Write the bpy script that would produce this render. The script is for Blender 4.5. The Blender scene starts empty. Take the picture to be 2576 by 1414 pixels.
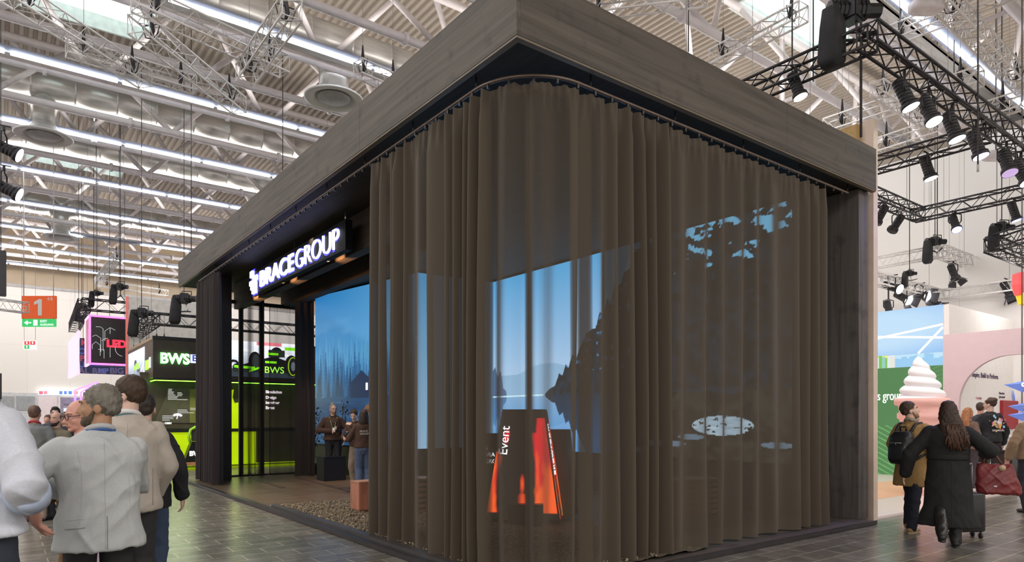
import bpy, bmesh, math, random
import numpy as np
from mathutils import Vector, Matrix, Euler, noise as mnoise
random.seed(7); RNG = np.random.RandomState(11)
SC = bpy.context.scene
COL = SC.collection
PI = math.pi

# ---------------------------------------------------------------- camera, world, exposure
F_PX, YH, PXC, TH = 1691.2, 1050.6, 1288.0, 0.6488       # focal length, eye level, optical centre, yaw
CAM = Vector((-3.7075, -4.8204, 1.6))
cam = bpy.data.cameras.new('camera'); cam_o = bpy.data.objects.new('camera', cam); COL.objects.link(cam_o)
cam.sensor_width = 36.0; cam.lens = 36.0*F_PX/2576.0
cam.shift_y = (YH-707.0)/2576.0
cam.clip_start = .05; cam.clip_end = 300
cam_o.location = CAM; cam_o.rotation_euler = (PI/2, 0, -TH)
SC.camera = cam_o
SC.view_settings.view_transform = 'Standard'; SC.view_settings.look = 'None'
SC.view_settings.exposure = 0.30; SC.view_settings.gamma = 1.0
SC.view_settings.use_curve_mapping = False
SC.render.film_transparent = False
cy = SC.cycles
cy.max_bounces = 7; cy.diffuse_bounces = 3; cy.glossy_bounces = 3; cy.transmission_bounces = 3
cy.transparent_max_bounces = 14; cy.sample_clamp_indirect = 6.0; cy.sample_clamp_direct = 30
cy.caustics_reflective = False; cy.caustics_refractive = False
cy.use_denoising = True; cy.use_adaptive_sampling = True; cy.adaptive_threshold = .03
W = bpy.data.worlds.new('world'); SC.world = W; W.use_nodes = True
bg = W.node_tree.nodes['Background']; bg.inputs[0].default_value = (1.0, .955, .90, 1); bg.inputs[1].default_value = 1.02

def lamp(kind, name, loc, rot, energy, color=(1, 1, 1), **k):
    l = bpy.data.lights.new(name, kind); o = bpy.data.objects.new(name, l); COL.objects.link(o)
    l.energy = energy; l.color = color; o.location = loc; o.rotation_euler = rot
    for a, v in k.items(): setattr(l, a, v)
    return o
def aim(o, target):
    o.rotation_euler = (Vector(target)-o.location).to_track_quat('-Z', 'Y').to_euler()
# the rest of the hall's roof lights, behind and beside the camera
for (x, y, sx, sy, e) in ((-16, -14, 24, 6, 2600), (8, -13, 20, 5, 1500), (-12, 8, 14, 8, 1000)):
    lamp('AREA', 'hall_roof_light', (x, y, 11.0), (0, 0, 0), e, (1, .95, .9), shape='RECTANGLE', size=sx, size_y=sy)
for (x, y, z, e, tx, ty, tz) in ((-4, 40, 10.6, 480, -4, 50, 4), (9, 39, 10.6, 420, 9, 50, 4), (12.5, 9, 10.6, 170, 20.5, 9, 4.5), (12.5, 22, 10.6, 220, 20.5, 22, 4)):
    o = lamp('AREA', 'hall_wall_fill', (x, y, z), (0, 0, 0), e, (1, .95, .90), shape='RECTANGLE', size=6, size_y=.6); aim(o, (tx, ty, tz))  # added fill to brighten the far and right walls, no fixture here
# stand lighting of the bright neighbour stand on the right
for (x, y, z, e, tx, ty, tz) in ((13.2, 1.4, 5.6, 55, 13.5, 3.2, 0), (18.5, 1.0, 5.6, 45, 18.3, 2.6, 1.6), (10.2, .8, 5.4, 60, 10.5, 3.0, 0)):
    o = lamp('AREA', 'stand_flood', (x, y, z), (0, 0, 0), e, (1, .93, .92), shape='DISK', size=1.6); aim(o, (tx, ty, tz))
o = lamp('AREA', 'arch_room_light', (19.0, 6.0, 4.2), (0, 0, 0), 110, (1, .96, .93), shape='DISK', size=3.0)

# ---------------------------------------------------------------- helpers
_c, _s = math.cos(TH), math.sin(TH)
def ray(px, py):
    a = (px-PXC)/F_PX; b = -(py-YH)/F_PX
    return Vector((a*_c+_s, -a*_s+_c, b))
def at(px, py, X=None, Y=None, z=None, D=None):
    r = ray(px, py)
    t = (X-CAM.x)/r.x if X is not None else (Y-CAM.y)/r.y if Y is not None else (z-CAM.z)/r.z if z is not None else D
    return CAM + r*t
def proj(p):
    d = Vector(p)-CAM; dep = d.x*_s+d.y*_c; return (PXC+F_PX*(d.x*_c-d.y*_s)/dep, YH-F_PX*d.z/dep)
def lin(r, g, b):
    f = lambda v: (v/255/12.92 if v/255 <= .04045 else ((v/255+.055)/1.055)**2.4)
    return (f(r), f(g), f(b))

MATS = {}
def M(name, rgb=(.5, .5, .5), rough=.6, metal=0., noise=.12, scale=6., bump=0., emit=None, es=1., stretch=(1, 1, 1), spec=.5, sheen=0):
    if name in MATS: return MATS[name]
    m = bpy.data.materials.new(name); m.use_nodes = True; nt = m.node_tree; b = nt.nodes['Principled BSDF']
    b.inputs['Roughness'].default_value = rough; b.inputs['Metallic'].default_value = metal
    b.inputs['Specular IOR Level'].default_value = spec
    if sheen: b.inputs['Sheen Weight'].default_value = sheen
    b.inputs['Base Color'].default_value = (*rgb, 1)
    if noise or bump:
        tc = nt.nodes.new('ShaderNodeTexCoord'); mp = nt.nodes.new('ShaderNodeMapping'); mp.inputs['Scale'].default_value = stretch
        nz = nt.nodes.new('ShaderNodeTexNoise'); nz.inputs['Scale'].default_value = scale; nz.inputs['Detail'].default_value = 4
        nt.links.new(tc.outputs['Object'], mp.inputs[0]); nt.links.new(mp.outputs[0], nz.inputs['Vector'])
        cr = nt.nodes.new('ShaderNodeMapRange'); cr.inputs[1].default_value = .3; cr.inputs[2].default_value = .7
        cr.inputs[3].default_value = 1-noise; cr.inputs[4].default_value = 1+noise
        nt.links.new(nz.outputs['Fac'], cr.inputs[0])
        mx = nt.nodes.new('ShaderNodeVectorMath'); mx.operation = 'SCALE'; mx.inputs[0].default_value = rgb
        nt.links.new(cr.outputs[0], mx.inputs['Scale']); nt.links.new(mx.outputs[0], b.inputs['Base Color'])
        if bump:
            bp = nt.nodes.new('ShaderNodeBump'); bp.inputs['Strength'].default_value = bump; bp.inputs['Distance'].default_value = .02
            nt.links.new(nz.outputs['Fac'], bp.inputs['Height']); nt.links.new(bp.outputs[0], b.inputs['Normal'])
    if emit is not None:
        b.inputs['Emission Color'].default_value = (*emit, 1); b.inputs['Emission Strength'].default_value = es
    MATS[name] = m
    return m
def E(name, rgb, s=1.0):
    return M(name, (.02, .02, .02), .5, emit=rgb, es=s, noise=0)
def nodes_of(name):
    m = bpy.data.materials.new(name); m.use_nodes = True; MATS[name] = m
    nt = m.node_tree; return m, nt, nt.nodes['Principled BSDF']
def nn(nt, kind, **k):
    n = nt.nodes.new(kind)
    for a, v in k.items():
        if a.startswith('i_'): n.inputs[a[2:].replace('_', ' ')].default_value = v
        else: setattr(n, a, v)
    return n
def ramp(nt, stops):
    r = nt.nodes.new('ShaderNodeValToRGB'); e = r.color_ramp.elements
    while len(e) < len(stops): e.new(.5)
    for el, (p, c) in zip(e, stops): el.position = p; el.color = (*c, 1)
    return r

class MB:
    """collects shapes into one mesh"""
    def __init__(s): s.v = []; s.f = []; s.m = []; s.sm = []
    def add(s, vs, fs, m=0, sm=False):
        o = len(s.v); s.v += [tuple(map(float, p)) for p in vs]; s.f += [tuple(i+o for i in f) for f in fs]; s.m += [m]*len(fs); s.sm += [sm]*len(fs); return s
    def box(s, a, b, m=0):
        x0, y0, z0 = a; x1, y1, z1 = b
        return s.hexa([(x0, y0, z0), (x1, y0, z0), (x1, y1, z0), (x0, y1, z0), (x0, y0, z1), (x1, y0, z1), (x1, y1, z1), (x0, y1, z1)], m)
    def hexa(s, p, m=0):
        return s.add(p, [(3, 2, 1, 0), (4, 5, 6, 7), (0, 1, 5, 4), (1, 2, 6, 5), (2, 3, 7, 6), (3, 0, 4, 7)], m)
    def bevbox(s, a, b, r=.01, m=0):
        bm = bmesh.new(); bmesh.ops.create_cube(bm, size=1)
        for v in bm.verts: v.co = Vector([(a[i]+b[i])/2+v.co[i]*(b[i]-a[i]) for i in range(3)])
        bmesh.ops.bevel(bm, geom=list(bm.edges), offset=r, segments=2, affect='EDGES')
        return s.bm(bm, m)
    def bm(s, bm, m=0, sm=False):
        bm.verts.index_update(); s.add([v.co for v in bm.verts], [[v.index for v in f.verts] for f in bm.faces], m, sm); bm.free(); return s
    def slab(s, p, q, z0, z1, th, m=0):
        """upright wall from p to q (xy), thickness th to the left of p->q"""
        p = Vector(p); q = Vector(q); d = (q-p).normalized(); n = Vector((-d.y, d.x))*th
        a, b, c, e = p, q, q+n, p+n
        if th < 0: a, b, c, e = e, c, b, a
        return s.hexa([(a.x, a.y, z0), (b.x, b.y, z0), (c.x, c.y, z0), (e.x, e.y, z0), (a.x, a.y, z1), (b.x, b.y, z1), (c.x, c.y, z1), (e.x, e.y, z1)], m)
    def tube(s, pts, r, n=6, m=0, sm=True, cap=True, closed=False):
        pts = [Vector(p) for p in pts]; N = len(pts); rs = r if isinstance(r, (list, tuple)) else [r]*N
        vs = []; up = None
        for i, p in enumerate(pts):
            if closed: t = pts[(i+1) % N]-pts[i-1]
            else: t = (pts[min(i+1, N-1)]-pts[max(i-1, 0)])
            t = t.normalized() if t.length > 1e-9 else Vector((0, 0, 1))
            if up is None:
                up = Vector((0, 0, 1)) if abs(t.z) < .9 else Vector((1, 0, 0))
            u = t.cross(up); 
            if u.length < 1e-4: u = t.cross(Vector((.3, 1, .2)))
            u.normalize(); w = u.cross(t).normalized(); up = w
            for k in range(n):
                a = 2*PI*k/n; vs.append(p+(u*math.cos(a)+w*math.sin(a))*rs[i])
        fs = []
        for i in range(N if closed else N-1):
            j = (i+1) % N
            for k in range(n): fs.append((i*n+k, i*n+(k+1) % n, j*n+(k+1) % n, j*n+k))
        if cap and not closed: fs += [tuple(range(n))[::-1], tuple((N-1)*n+k for k in range(n))]
        return s.add(vs, fs, m, sm)
    def cyl(s, p, q, r, n=16, m=0, r2=None, sm=True): return s.tube([p, q], [r, r if r2 is None else r2], n, m, sm)
    def lathe(s, prof, c=(0, 0, 0), n=32, m=0, sm=True, sx=1, sy=1):
        vs = []; 
        for r, z in prof:
            for k in range(n): vs.append((c[0]+r*sx*math.cos(2*PI*k/n), c[1]+r*sy*math.sin(2*PI*k/n), c[2]+z))
        fs = [(i*n+k, i*n+(k+1) % n, (i+1)*n+(k+1) % n, (i+1)*n+k) for i in range(len(prof)-1) for k in range(n)]
        fs += [tuple(range(n))[::-1], tuple((len(prof)-1)*n+k for k in range(n))]
        return s.add(vs, fs, m, sm)
    def ell(s, c, r, n=14, m=0, R=None):
        vs = []; fs = []; c = Vector(c)
        for i in range(n+1):
            ph = PI*i/n-PI/2
            for k in range(2*n):
                a = PI*k/n; p = Vector((r[0]*math.cos(ph)*math.cos(a), r[1]*math.cos(ph)*math.sin(a), r[2]*math.sin(ph)))
                if R is not None: p = R @ p
                vs.append(c+p)
        K = 2*n
        fs = [(i*K+k, i*K+(k+1) % K, (i+1)*K+(k+1) % K, (i+1)*K+k) for i in range(n) for k in range(K)]
        return s.add(vs, fs, m, True)
    def loft(s, rings, n=20, m=0, sm=True, pw=1.0):
        """closed tube through rings (cx, cy, cz, rx, ry[, yaw])"""
        vs = []
        for q in rings:
            cx, cy_, cz, rx, ry = q[:5]; yw = q[5] if len(q) > 5 else 0
            for k in range(n):
                a = 2*PI*k/n; ca, sa = math.cos(a), math.sin(a)
                x = rx*math.copysign(abs(ca)**pw, ca); y = ry*math.copysign(abs(sa)**pw, sa)
                vs.append((cx+x*math.cos(yw)-y*math.sin(yw), cy_+x*math.sin(yw)+y*math.cos(yw), cz))
        N = len(rings)
        fs = [(i*n+k, i*n+(k+1) % n, (i+1)*n+(k+1) % n, (i+1)*n+k) for i in range(N-1) for k in range(n)]
        fs += [tuple(range(n))[::-1], tuple((N-1)*n+k for k in range(n))]
        return s.add(vs, fs, m, sm)
    def prism(s, poly, fr, d, m=0):
        """flat outline poly [(u,v)] on frame fr=(origin,U,V), extruded by d along U x V"""
        o, U, V = [Vector(x) for x in fr]; nrm = U.cross(V).normalized()*d; n = len(poly)
        a = [o+U*u+V*v for u, v in poly]; b = [p+nrm for p in a]
        fs = [tuple(range(n))[::-1], tuple(range(n, 2*n))]+[(i, (i+1) % n, n+(i+1) % n, n+i) for i in range(n)]
        return s.add(a+b, fs, m)
    def build(s, name, mats=None, parent=None, loc=None, auto=False):
        me = bpy.data.meshes.new(name)
        L = Vector(loc) if loc is not None else (parent_loc(parent) if parent else Vector((0, 0, 0)))
        v = np.array(s.v, dtype=float).reshape(-1, 3)-np.array(L)
        me.from_pydata(v.tolist(), [], s.f)
        ms = mats if isinstance(mats, (list, tuple)) else [mats]
        for m in ms: me.materials.append(m)
        me.polygons.foreach_set('material_index', s.m); me.polygons.foreach_set('use_smooth', s.sm)
        me.update()
        o = bpy.data.objects.new(name, me); COL.objects.link(o)
        if parent: o.parent = parent
        else: o.location = L
        return o
def parent_loc(o):
    L = Vector((0, 0, 0))
    while o is not None: L = L+Vector(o.location); o = o.parent
    return L
def tag(o, label, cat, group=None, kind=None):
    if label: o['label'] = label
    if cat: o['category'] = cat
    if group: o['group'] = group
    if kind: o['kind'] = kind
    return o
def thing(name, label, cat, loc=(0, 0, 0), group=None, rz=0):
    o = bpy.data.objects.new(name, None); COL.objects.link(o); o.location = loc; o.rotation_euler = (0, 0, rz); o.empty_display_size = .1
    return tag(o, label, cat, group)
def struct(o): o['kind'] = 'structure'; return o
def dup(root, loc, label=None, rot=None, group=None, scale=None):
    r = root.copy(); COL.objects.link(r); r.location = loc
    if rot is not None: r.rotation_euler = rot
    if scale: r.scale = scale
    if label: r['label'] = label
    if group: r['group'] = group
    for ch in list(root.children):
        c = ch.copy(); COL.objects.link(c); c.parent = r
        for g in list(ch.children):
            d = g.copy(); COL.objects.link(d); d.parent = c
    return r
_FONT = None
def text_mesh(txt, size=1.0, bold=0.0, ext=.004, align='LEFT', spacing=1.0, sx=1.0):
    """text as vertices/faces lying in the xy plane, baseline on y=0"""
    cu = bpy.data.curves.new('t', 'FONT'); cu.body = txt; cu.size = size; cu.extrude = ext; cu.offset = bold; cu.align_x = align; cu.space_character = spacing
    cu.resolution_u = 5
    o = bpy.data.objects.new('t', cu); COL.objects.link(o); bpy.context.view_layer.update()
    me = bpy.data.meshes.new_from_object(o.evaluated_get(bpy.context.evaluated_depsgraph_get()))
    vs = [(v.co.x*sx, v.co.y, v.co.z) for v in me.vertices]; fs = [tuple(p.vertices) for p in me.polygons]
    bpy.data.objects.remove(o); bpy.data.curves.remove(cu); bpy.data.meshes.remove(me)
    return vs, fs
def text(mb, txt, o, U, V, size, m=0, bold=0.0, ext=.004, align='LEFT', spacing=1.0, fit=None, sx=1.0):
    """adds text to mb at origin o, running along U with up V; fit = wanted width"""
    vs, fs = text_mesh(txt, size, bold, ext, align, spacing, sx)
    o, U, V = Vector(o), Vector(U).normalized(), Vector(V).normalized(); Nn = U.cross(V)
    k = 1.0
    if fit:
        xs = [v[0] for v in vs]; k = fit/(max(xs)-min(xs))
    return mb.add([o+U*(x*k)+V*y+Nn*z for x, y, z in vs], fs, m)

def picture(name, o, U, V, w, h, nu, nv, func, strength=1.0, parent=None, back=None, rough=.4, lit=False):
    """a screen or print: a fine grid whose content is a colour per point. func(u in m, v in m) -> linear rgb arrays"""
    o, U, V = Vector(o), Vector(U).normalized(), Vector(V).normalized()
    L = parent_loc(parent) if parent else o
    u = np.linspace(0, w, nu+1); v = np.linspace(0, h, nv+1); uu, vv = np.meshgrid(u, v)
    P = np.array(o-L)[None, None, :]+uu[..., None]*np.array(U)+vv[..., None]*np.array(V)
    idx = np.arange((nu+1)*(nv+1)).reshape(nv+1, nu+1)
    f = np.stack([idx[:-1, :-1], idx[:-1, 1:], idx[1:, 1:], idx[1:, :-1]], -1).reshape(-1, 4)
    me = bpy.data.meshes.new(name); me.from_pydata(P.reshape(-1, 3).tolist(), [], f.tolist())
    c = np.clip(func(uu, vv), 0, 50).reshape(-1, 3); c4 = np.concatenate([c, np.ones((len(c), 1))], 1).astype(np.float32)
    at_ = me.color_attributes.new('content', 'FLOAT_COLOR', 'POINT'); at_.data.foreach_set('color', c4.ravel())
    key = ('pic_print' if lit else 'pic_screen')+str(strength)
    if key not in MATS:
        m, nt, b = nodes_of(key); a = nn(nt, 'ShaderNodeAttribute', attribute_name='content')
        b.inputs['Roughness'].default_value = rough
        if lit: nt.links.new(a.outputs['Color'], b.inputs['Base Color'])
        else:
            b.inputs['Base Color'].default_value = (.012, .012, .014, 1)
            nt.links.new(a.outputs['Color'], b.inputs['Emission Color']); b.inputs['Emission Strength'].default_value = strength
    me.materials.append(MATS[key])
    ob = bpy.data.objects.new(name, me); COL.objects.link(ob)
    if parent: ob.parent = parent
    else: ob.location = L
    return ob
def vnoise(x, y, seed=0, octaves=4):
    """smooth value noise on arrays"""
    tot = np.zeros(np.broadcast(x, y).shape); amp = 1.0; s = 0
    for k in range(octaves):
        X, Y = x*(2**k)+seed*17.3+k*5.1, y*(2**k)+seed*9.7
        xi, yi = np.floor(X), np.floor(Y); xf, yf = X-xi, Y-yi; xf = xf*xf*(3-2*xf); yf = yf*yf*(3-2*yf)
        hsh = lambda a, b: np.modf(np.abs(np.sin(a*127.1+b*311.7)*43758.5453))[0]
        n = (hsh(xi, yi)*(1-xf)+hsh(xi+1, yi)*xf)*(1-yf)+(hsh(xi, yi+1)*(1-xf)+hsh(xi+1, yi+1)*xf)*yf
        tot = tot+amp*n; s += amp; amp *= .5
    return tot/s
# ---------------------------------------------------------------- hall shell
def tiles():
    m, nt, b = nodes_of('slate_tiles')
    tc = nn(nt, 'ShaderNodeTexCoord'); br = nn(nt, 'ShaderNodeTexBrick', offset=.5)
    br.inputs['Scale'].default_value = 1; br.inputs['Mortar Size'].default_value = .007; br.inputs['Brick Width'].default_value = .6; br.inputs['Row Height'].default_value = .3
    br.inputs['Color1'].default_value = (.135, .124, .106, 1); br.inputs['Color2'].default_value = (.19, .175, .148, 1); br.inputs['Mortar'].default_value = (.42, .38, .28, 1)
    br.inputs['Mortar Smooth'].default_value = .3
    nt.links.new(tc.outputs['Object'], br.inputs['Vector'])
    nz = nn(nt, 'ShaderNodeTexNoise'); nz.inputs['Scale'].default_value = 3.5; nz.inputs['Detail'].default_value = 7
    nt.links.new(tc.outputs['Object'], nz.inputs['Vector'])
    mr = nn(nt, 'ShaderNodeMapRange'); mr.inputs[1].default_value = .3; mr.inputs[2].default_value = .7; mr.inputs[3].default_value = .72; mr.inputs[4].default_value = 1.3
    nt.links.new(nz.outputs['Fac'], mr.inputs[0])
    sc = nn(nt, 'ShaderNodeVectorMath', operation='SCALE'); nt.links.new(br.outputs['Color'], sc.inputs[0]); nt.links.new(mr.outputs[0], sc.inputs['Scale'])
    nt.links.new(sc.outputs[0], b.inputs['Base Color'])
    rr = nn(nt, 'ShaderNodeMapRange'); rr.inputs[3].default_value = .262; rr.inputs[4].default_value = .275; nt.links.new(nz.outputs['Fac'], rr.inputs[0]); nt.links.new(rr.outputs[0], b.inputs['Roughness'])
    b.inputs['Specular IOR Level'].default_value = .5
    bp = nn(nt, 'ShaderNodeBump'); bp.inputs['Strength'].default_value = .004; bp.inputs['Distance'].default_value = .001
    nt.links.new(nz.outputs['Fac'], bp.inputs['Height']); nt.links.new(bp.outputs[0], b.inputs['Normal'])
    return m
def wall_panels(name, rgb, w, h, axis):
    m, nt, b = nodes_of(name)
    tc = nn(nt, 'ShaderNodeTexCoord'); mp = nn(nt, 'ShaderNodeMapping')
    mp.inputs['Rotation'].default_value = (PI/2, 0, 0) if axis == 'x' else (PI/2, 0, PI/2)
    br = nn(nt, 'ShaderNodeTexBrick', offset=0.0); br.inputs['Scale'].default_value = 1
    sp = nn(nt, 'ShaderNodeSeparateXYZ'); cb = nn(nt, 'ShaderNodeCombineXYZ'); nt.links.new(tc.outputs['Object'], sp.inputs[0])
    nt.links.new(sp.outputs['X' if axis == 'x' else 'Y'], cb.inputs['X']); nt.links.new(sp.outputs['Z'], cb.inputs['Y']); nt.links.new(cb.outputs[0], br.inputs['Vector'])
    br.inputs['Brick Width'].default_value = w; br.inputs['Row Height'].default_value = h; br.inputs['Mortar Size'].default_value = .012
    br.inputs['Color1'].default_value = (*rgb, 1); br.inputs['Color2'].default_value = (*[c*.985 for c in rgb], 1); br.inputs['Mortar'].default_value = (*[c*.86 for c in rgb], 1)
    nt.links.new(br.outputs['Color'], b.inputs['Base Color']); b.inputs['Roughness'].default_value = .6
    return m
M_FLOOR = tiles()
M_WALLB = wall_panels('wall_panels_back', (.86, .81, .755), 2.4, 3.2, 'x')
M_WALLR = wall_panels('wall_panels_right', (.86, .83, .79), 3.6, 4.2, 'y')
M_TAN = M('tan_upper_wall', (.50, .40, .29), .8, noise=.06, scale=1.5)
M_DECK = M('deck_sheet', (.54, .475, .41), .55, noise=.05, scale=2)
M_TUBE = M('truss_paint_pale', (.83, .78, .80), .38, noise=.04)
M_ALU = M('truss_aluminium', (.86, .83, .81), .40, .10, noise=.05)
M_BLK = M('truss_black', (.030, .028, .033), .42, .1, noise=.2)
M_BLKP = M('black_plastic', (.018, .018, .020), .38, noise=.2)
M_GALV = M('galvanised_sheet', (.60, .59, .57), .30, .55, noise=.16, scale=3, stretch=(.4, 3, 3))
M_WHITE = M('white_paint', (.80, .79, .78), .5, noise=.03)
M_WIRE = M('steel_wire', (.10, .095, .10), .5, .3, noise=.1)

g = MB(); g.box((-40, -40, -.3), (46, 52, 0)); struct(g.build('floor', M_FLOOR))
XR, YB = 20.5, 50.0
g = MB(); g.box((-40, YB, 0), (44.3, YB+.3, 10.3)); struct(g.build('wall_back', M_WALLB))
g = MB(); g.box((-40, YB+.05, 10.3), (44.3, YB+.35, 14.6)); struct(g.build('trim_1', M_TAN))
g = MB(); g.box((-40, YB-.12, 10.18), (XR, YB-.002, 10.36)); struct(g.build('trim_2', M('trim_grey', (.45, .43, .42), .5)))
g = MB(); g.box((XR, -40, 0), (XR+.3, YB, 10.3)); struct(g.build('wall_right', M_WALLR))
g = MB(); g.box((XR+.05, -40, 10.3), (XR+.35, YB, 10.5)); struct(g.build('trim_3', M('tan_upper_wall_right', (.33, .28, .23), .8, noise=.06, scale=1.5)))
g = MB(); g.box((44, -40, 0), (44.3, YB, 14.6)); struct(g.build('wall_far_right', M_TAN))
# corrugated deck: ribs run along Y
rib = .25; xs = []; zs = []
x = -40.0
while x < 44.2:
    for dx, dz in ((0, 0), (.10, 0), (.13, .09), (.22, .09)): xs.append(x+dx); zs.append(14.35+dz)
    x += rib
vs = []; fs = []
for i, (a, b_) in enumerate(zip(xs, zs)): vs += [(a, -40, b_), (a, YB+.4, b_)]
fs = [(2*i, 2*i+1, 2*i+3, 2*i+2) for i in range(len(xs)-1)]
g = MB(); g.add(vs, fs); n_ = len(vs)
g.box((-40, -40, 14.62), (44.2, YB+.4, 14.7)); struct(g.build('ceiling', M_DECK))
# rooflights: frosted glazed boxes let into the deck
def rooflight(i, x0, y0, x1, y1):
    t = bpy.data.objects.new('window_%d' % i, None); COL.objects.link(t); t.location = ((x0+x1)/2, (y0+y1)/2, 14.3); struct(t)
    g = MB()
    for a, b_ in (((x0, y0, 13.75), (x1, y0+.08, 14.4)), ((x0, y1-.08, 13.75), (x1, y1, 14.4)), ((x0, y0+.08, 13.75), (x0+.08, y1-.08, 14.4)), ((x1-.08, y0+.08, 13.75), (x1, y1-.08, 14.4))): g.box(a, b_)
    g.build('upstand', M('upstand_green_white', (.62, .68, .66), .4), t)
    n = 6
    for k in range(n):
        yk = y0+.08+(y1-y0-.16)*k/n
        g = MB(); g.box((x0+.1, yk+.02, 14.20), (x1-.1, yk+(y1-y0-.16)/n-.02, 14.24)); g.build('pane', E('daylight_pane', (.86, 1, .97), 1.5), t)
a_, b2 = at(205, 8, z=13.8), at(268, 62, z=13.8); rooflight(1, a_.x-1.9, a_.y-1.2, a_.x+1.9, a_.y+1.2); a_ = at(2060, 30, z=13.8); rooflight(2, a_.x-2.4, a_.y-1.5, a_.x+2.4, a_.y+1.5); rooflight(3, -2.9, 32, 1.1, 34.3); rooflight(4, 9.6, 22, 13.6, 24.5)

# ---------------------------------------------------------------- roof trusses, ducts and the rows of strip lights
HL = 9.5
rows_light = [(.726+.525*k)*HL-4.82 for k in range(11)]
rows_chord = [(.552+.2625*k)*HL-4.82+.35 for k in range(21)]
ZB, ZT = 11.42, 13.75
X0, X1 = -26.0, 43.0
NODE = 4.9
for i, y in enumerate(rows_chord):
    if y > 49: break
    t = bpy.data.objects.new('roof_truss', None); COL.objects.link(t); t.location = (0, y, ZB); struct(t)
    off = (i % 2)*NODE/2
    g = MB(); g.tube([(X0, y, ZB), (X1, y, ZB)], .115, 10); g.build('bottom_chord', M_TUBE, t)
    for k in range(14):
        xk = X0+off+1.2+k*NODE
        if xk < X1-.2:
            g = MB(); g.cyl((xk-.05, y, ZB), (xk+.05, y, ZB), .165, 12); g.build('flange', M_TUBE, t)
    if i % 2 == 0:
        g = MB(); g.tube([(X0, y+1.2, ZT), (X1, y+1.2, ZT)], .13, 10); g.build('top_chord', M_TUBE, t)
    for k in range(14):
        xk = X0+off+k*NODE+2.45
        if xk > X1-2.5: break
        sgn = 1 if i % 2 == 0 else -1
        for j, (dx, dy) in enumerate(((-2.0, sgn*1.2), (2.0, sgn*1.2), (0.0, sgn*2.45))):
            zt = ZT if j < 2 else ZB
            if j == 2 and (i % 2 or y+2.45 > 49 or k % 2): continue
            g = MB(); g.tube([(xk, y, ZB), (xk+dx, y+dy, zt)], .085 if j < 2 else .055, 8); g.build('diagonal', M_TUBE, t)
ROWN = ['nearest row at the top right', 'second row hidden above the canopy', 'third row from the canopy', 'fourth row from the canopy', 'fifth row from the canopy', 'sixth row from the canopy', 'seventh row from the canopy', 'eighth row, broken by a gap', 'ninth row from the canopy', 'tenth row from the canopy', 'last row by the far wall']
M_GLOW = E('light_tube_white', (.90, .93, 1.0), 11)
M_HOUS = M('light_housing', (.34, .38, .50), .5, noise=.05)
SEG = 2.55
for i, y in enumerate(rows_light):
    if y > 48.5: break
    z = HL+1.6
    t = thing('strip_light', 'long white roof strip light, '+ROWN[i], 'strip light', (0, y, z), 'rows of strip lights under the hall roof')
    xa, xb = (-19.0, 34.0)
    g = MB(); g.prism([(-.19, .07), (-.06, .03), (.06, .03), (.19, .07), (.15, .13), (-.15, .13)], ((xa, y, z), (0, 1, 0), (0, 0, 1)), xb-xa); g.build('reflector', M_HOUS, t)
    lamp('AREA', 'ceiling_fill', (7, y, 11.75), (PI, 0, 0), 430, (1, .93, .86), shape='RECTANGLE', size=52, size_y=.5)  # added upward fill that brightens the deck, not part of the fixture
    g = MB(); g.box((xa, y+.42, z+.20), (xb, y+.72, z+.24)); g.box((xa, y+.42, z+.20), (xb, y+.44, z+.30)); g.build('cable_tray', M_GALV, t)
    x = xa+(i*.7) % 1.0
    while x < xb-SEG:
        if not (i == 7 and -1.5 < x < 1.0):
            g = MB(); g.box((x+.06, y-.052, z-.03), (x+SEG-.06, y+.052, z+.028)); g.build('tube', M_GLOW, t)
        x += SEG
def duct(y, z, r, label, drops):
    t = thing('air_duct', label, 'air duct', (0, y, z))
    prof = []; x = X0
    g = MB(); pts = []; rs = []
    while x < X1-.2:
        pts += [(x, y, z), (x+.05, y, z), (x+.06, y, z), (x+1.2, y, z)]; rs += [r+.025, r+.025, r, r]; x += 1.21
    g.tube(pts, rs, 24); g.build('pipe', M_GALV, t)
    for (xd) in drops:
        g = MB(); g.cyl((xd, y, z), (xd, y, z-r-1.0), .42, 20); g.build('drop_pipe', M_GALV, t)
        g = MB(); g.lathe([(.40, .02), (.80, -.02), (.84, -.05), (.80, -.08), (.58, -.05), (.52, .02)], (xd, y, z-r-1.0), 32); d = g.build('diffuser', M_WHITE, t)
        g = MB(); g.lathe([(.46, -.01), (.46, -.05), (.40, -.09)], (xd, y, z-r-1.0), 28); g.build('grille', M('diffuser_grey', (.42, .42, .43), .5), d)
duct(13.7, 12.35, .52, 'large galvanised round duct nearest above the black canopy, with a round diffuser', [at(840, 222, Y=13.7).x, -8])
duct(22.1, 12.45, .55, 'large galvanised round duct across the middle of the roof, second from the canopy', [at(110, 330, Y=22.1).x, 14])
duct(27.2, 12.45, .55, 'large galvanised round duct third from the canopy, behind the fifth light row', [6.3, -7])
duct(36.9, 12.45, .5, 'galvanised round duct farthest back under the roof', [-1.3, 9.2])

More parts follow.
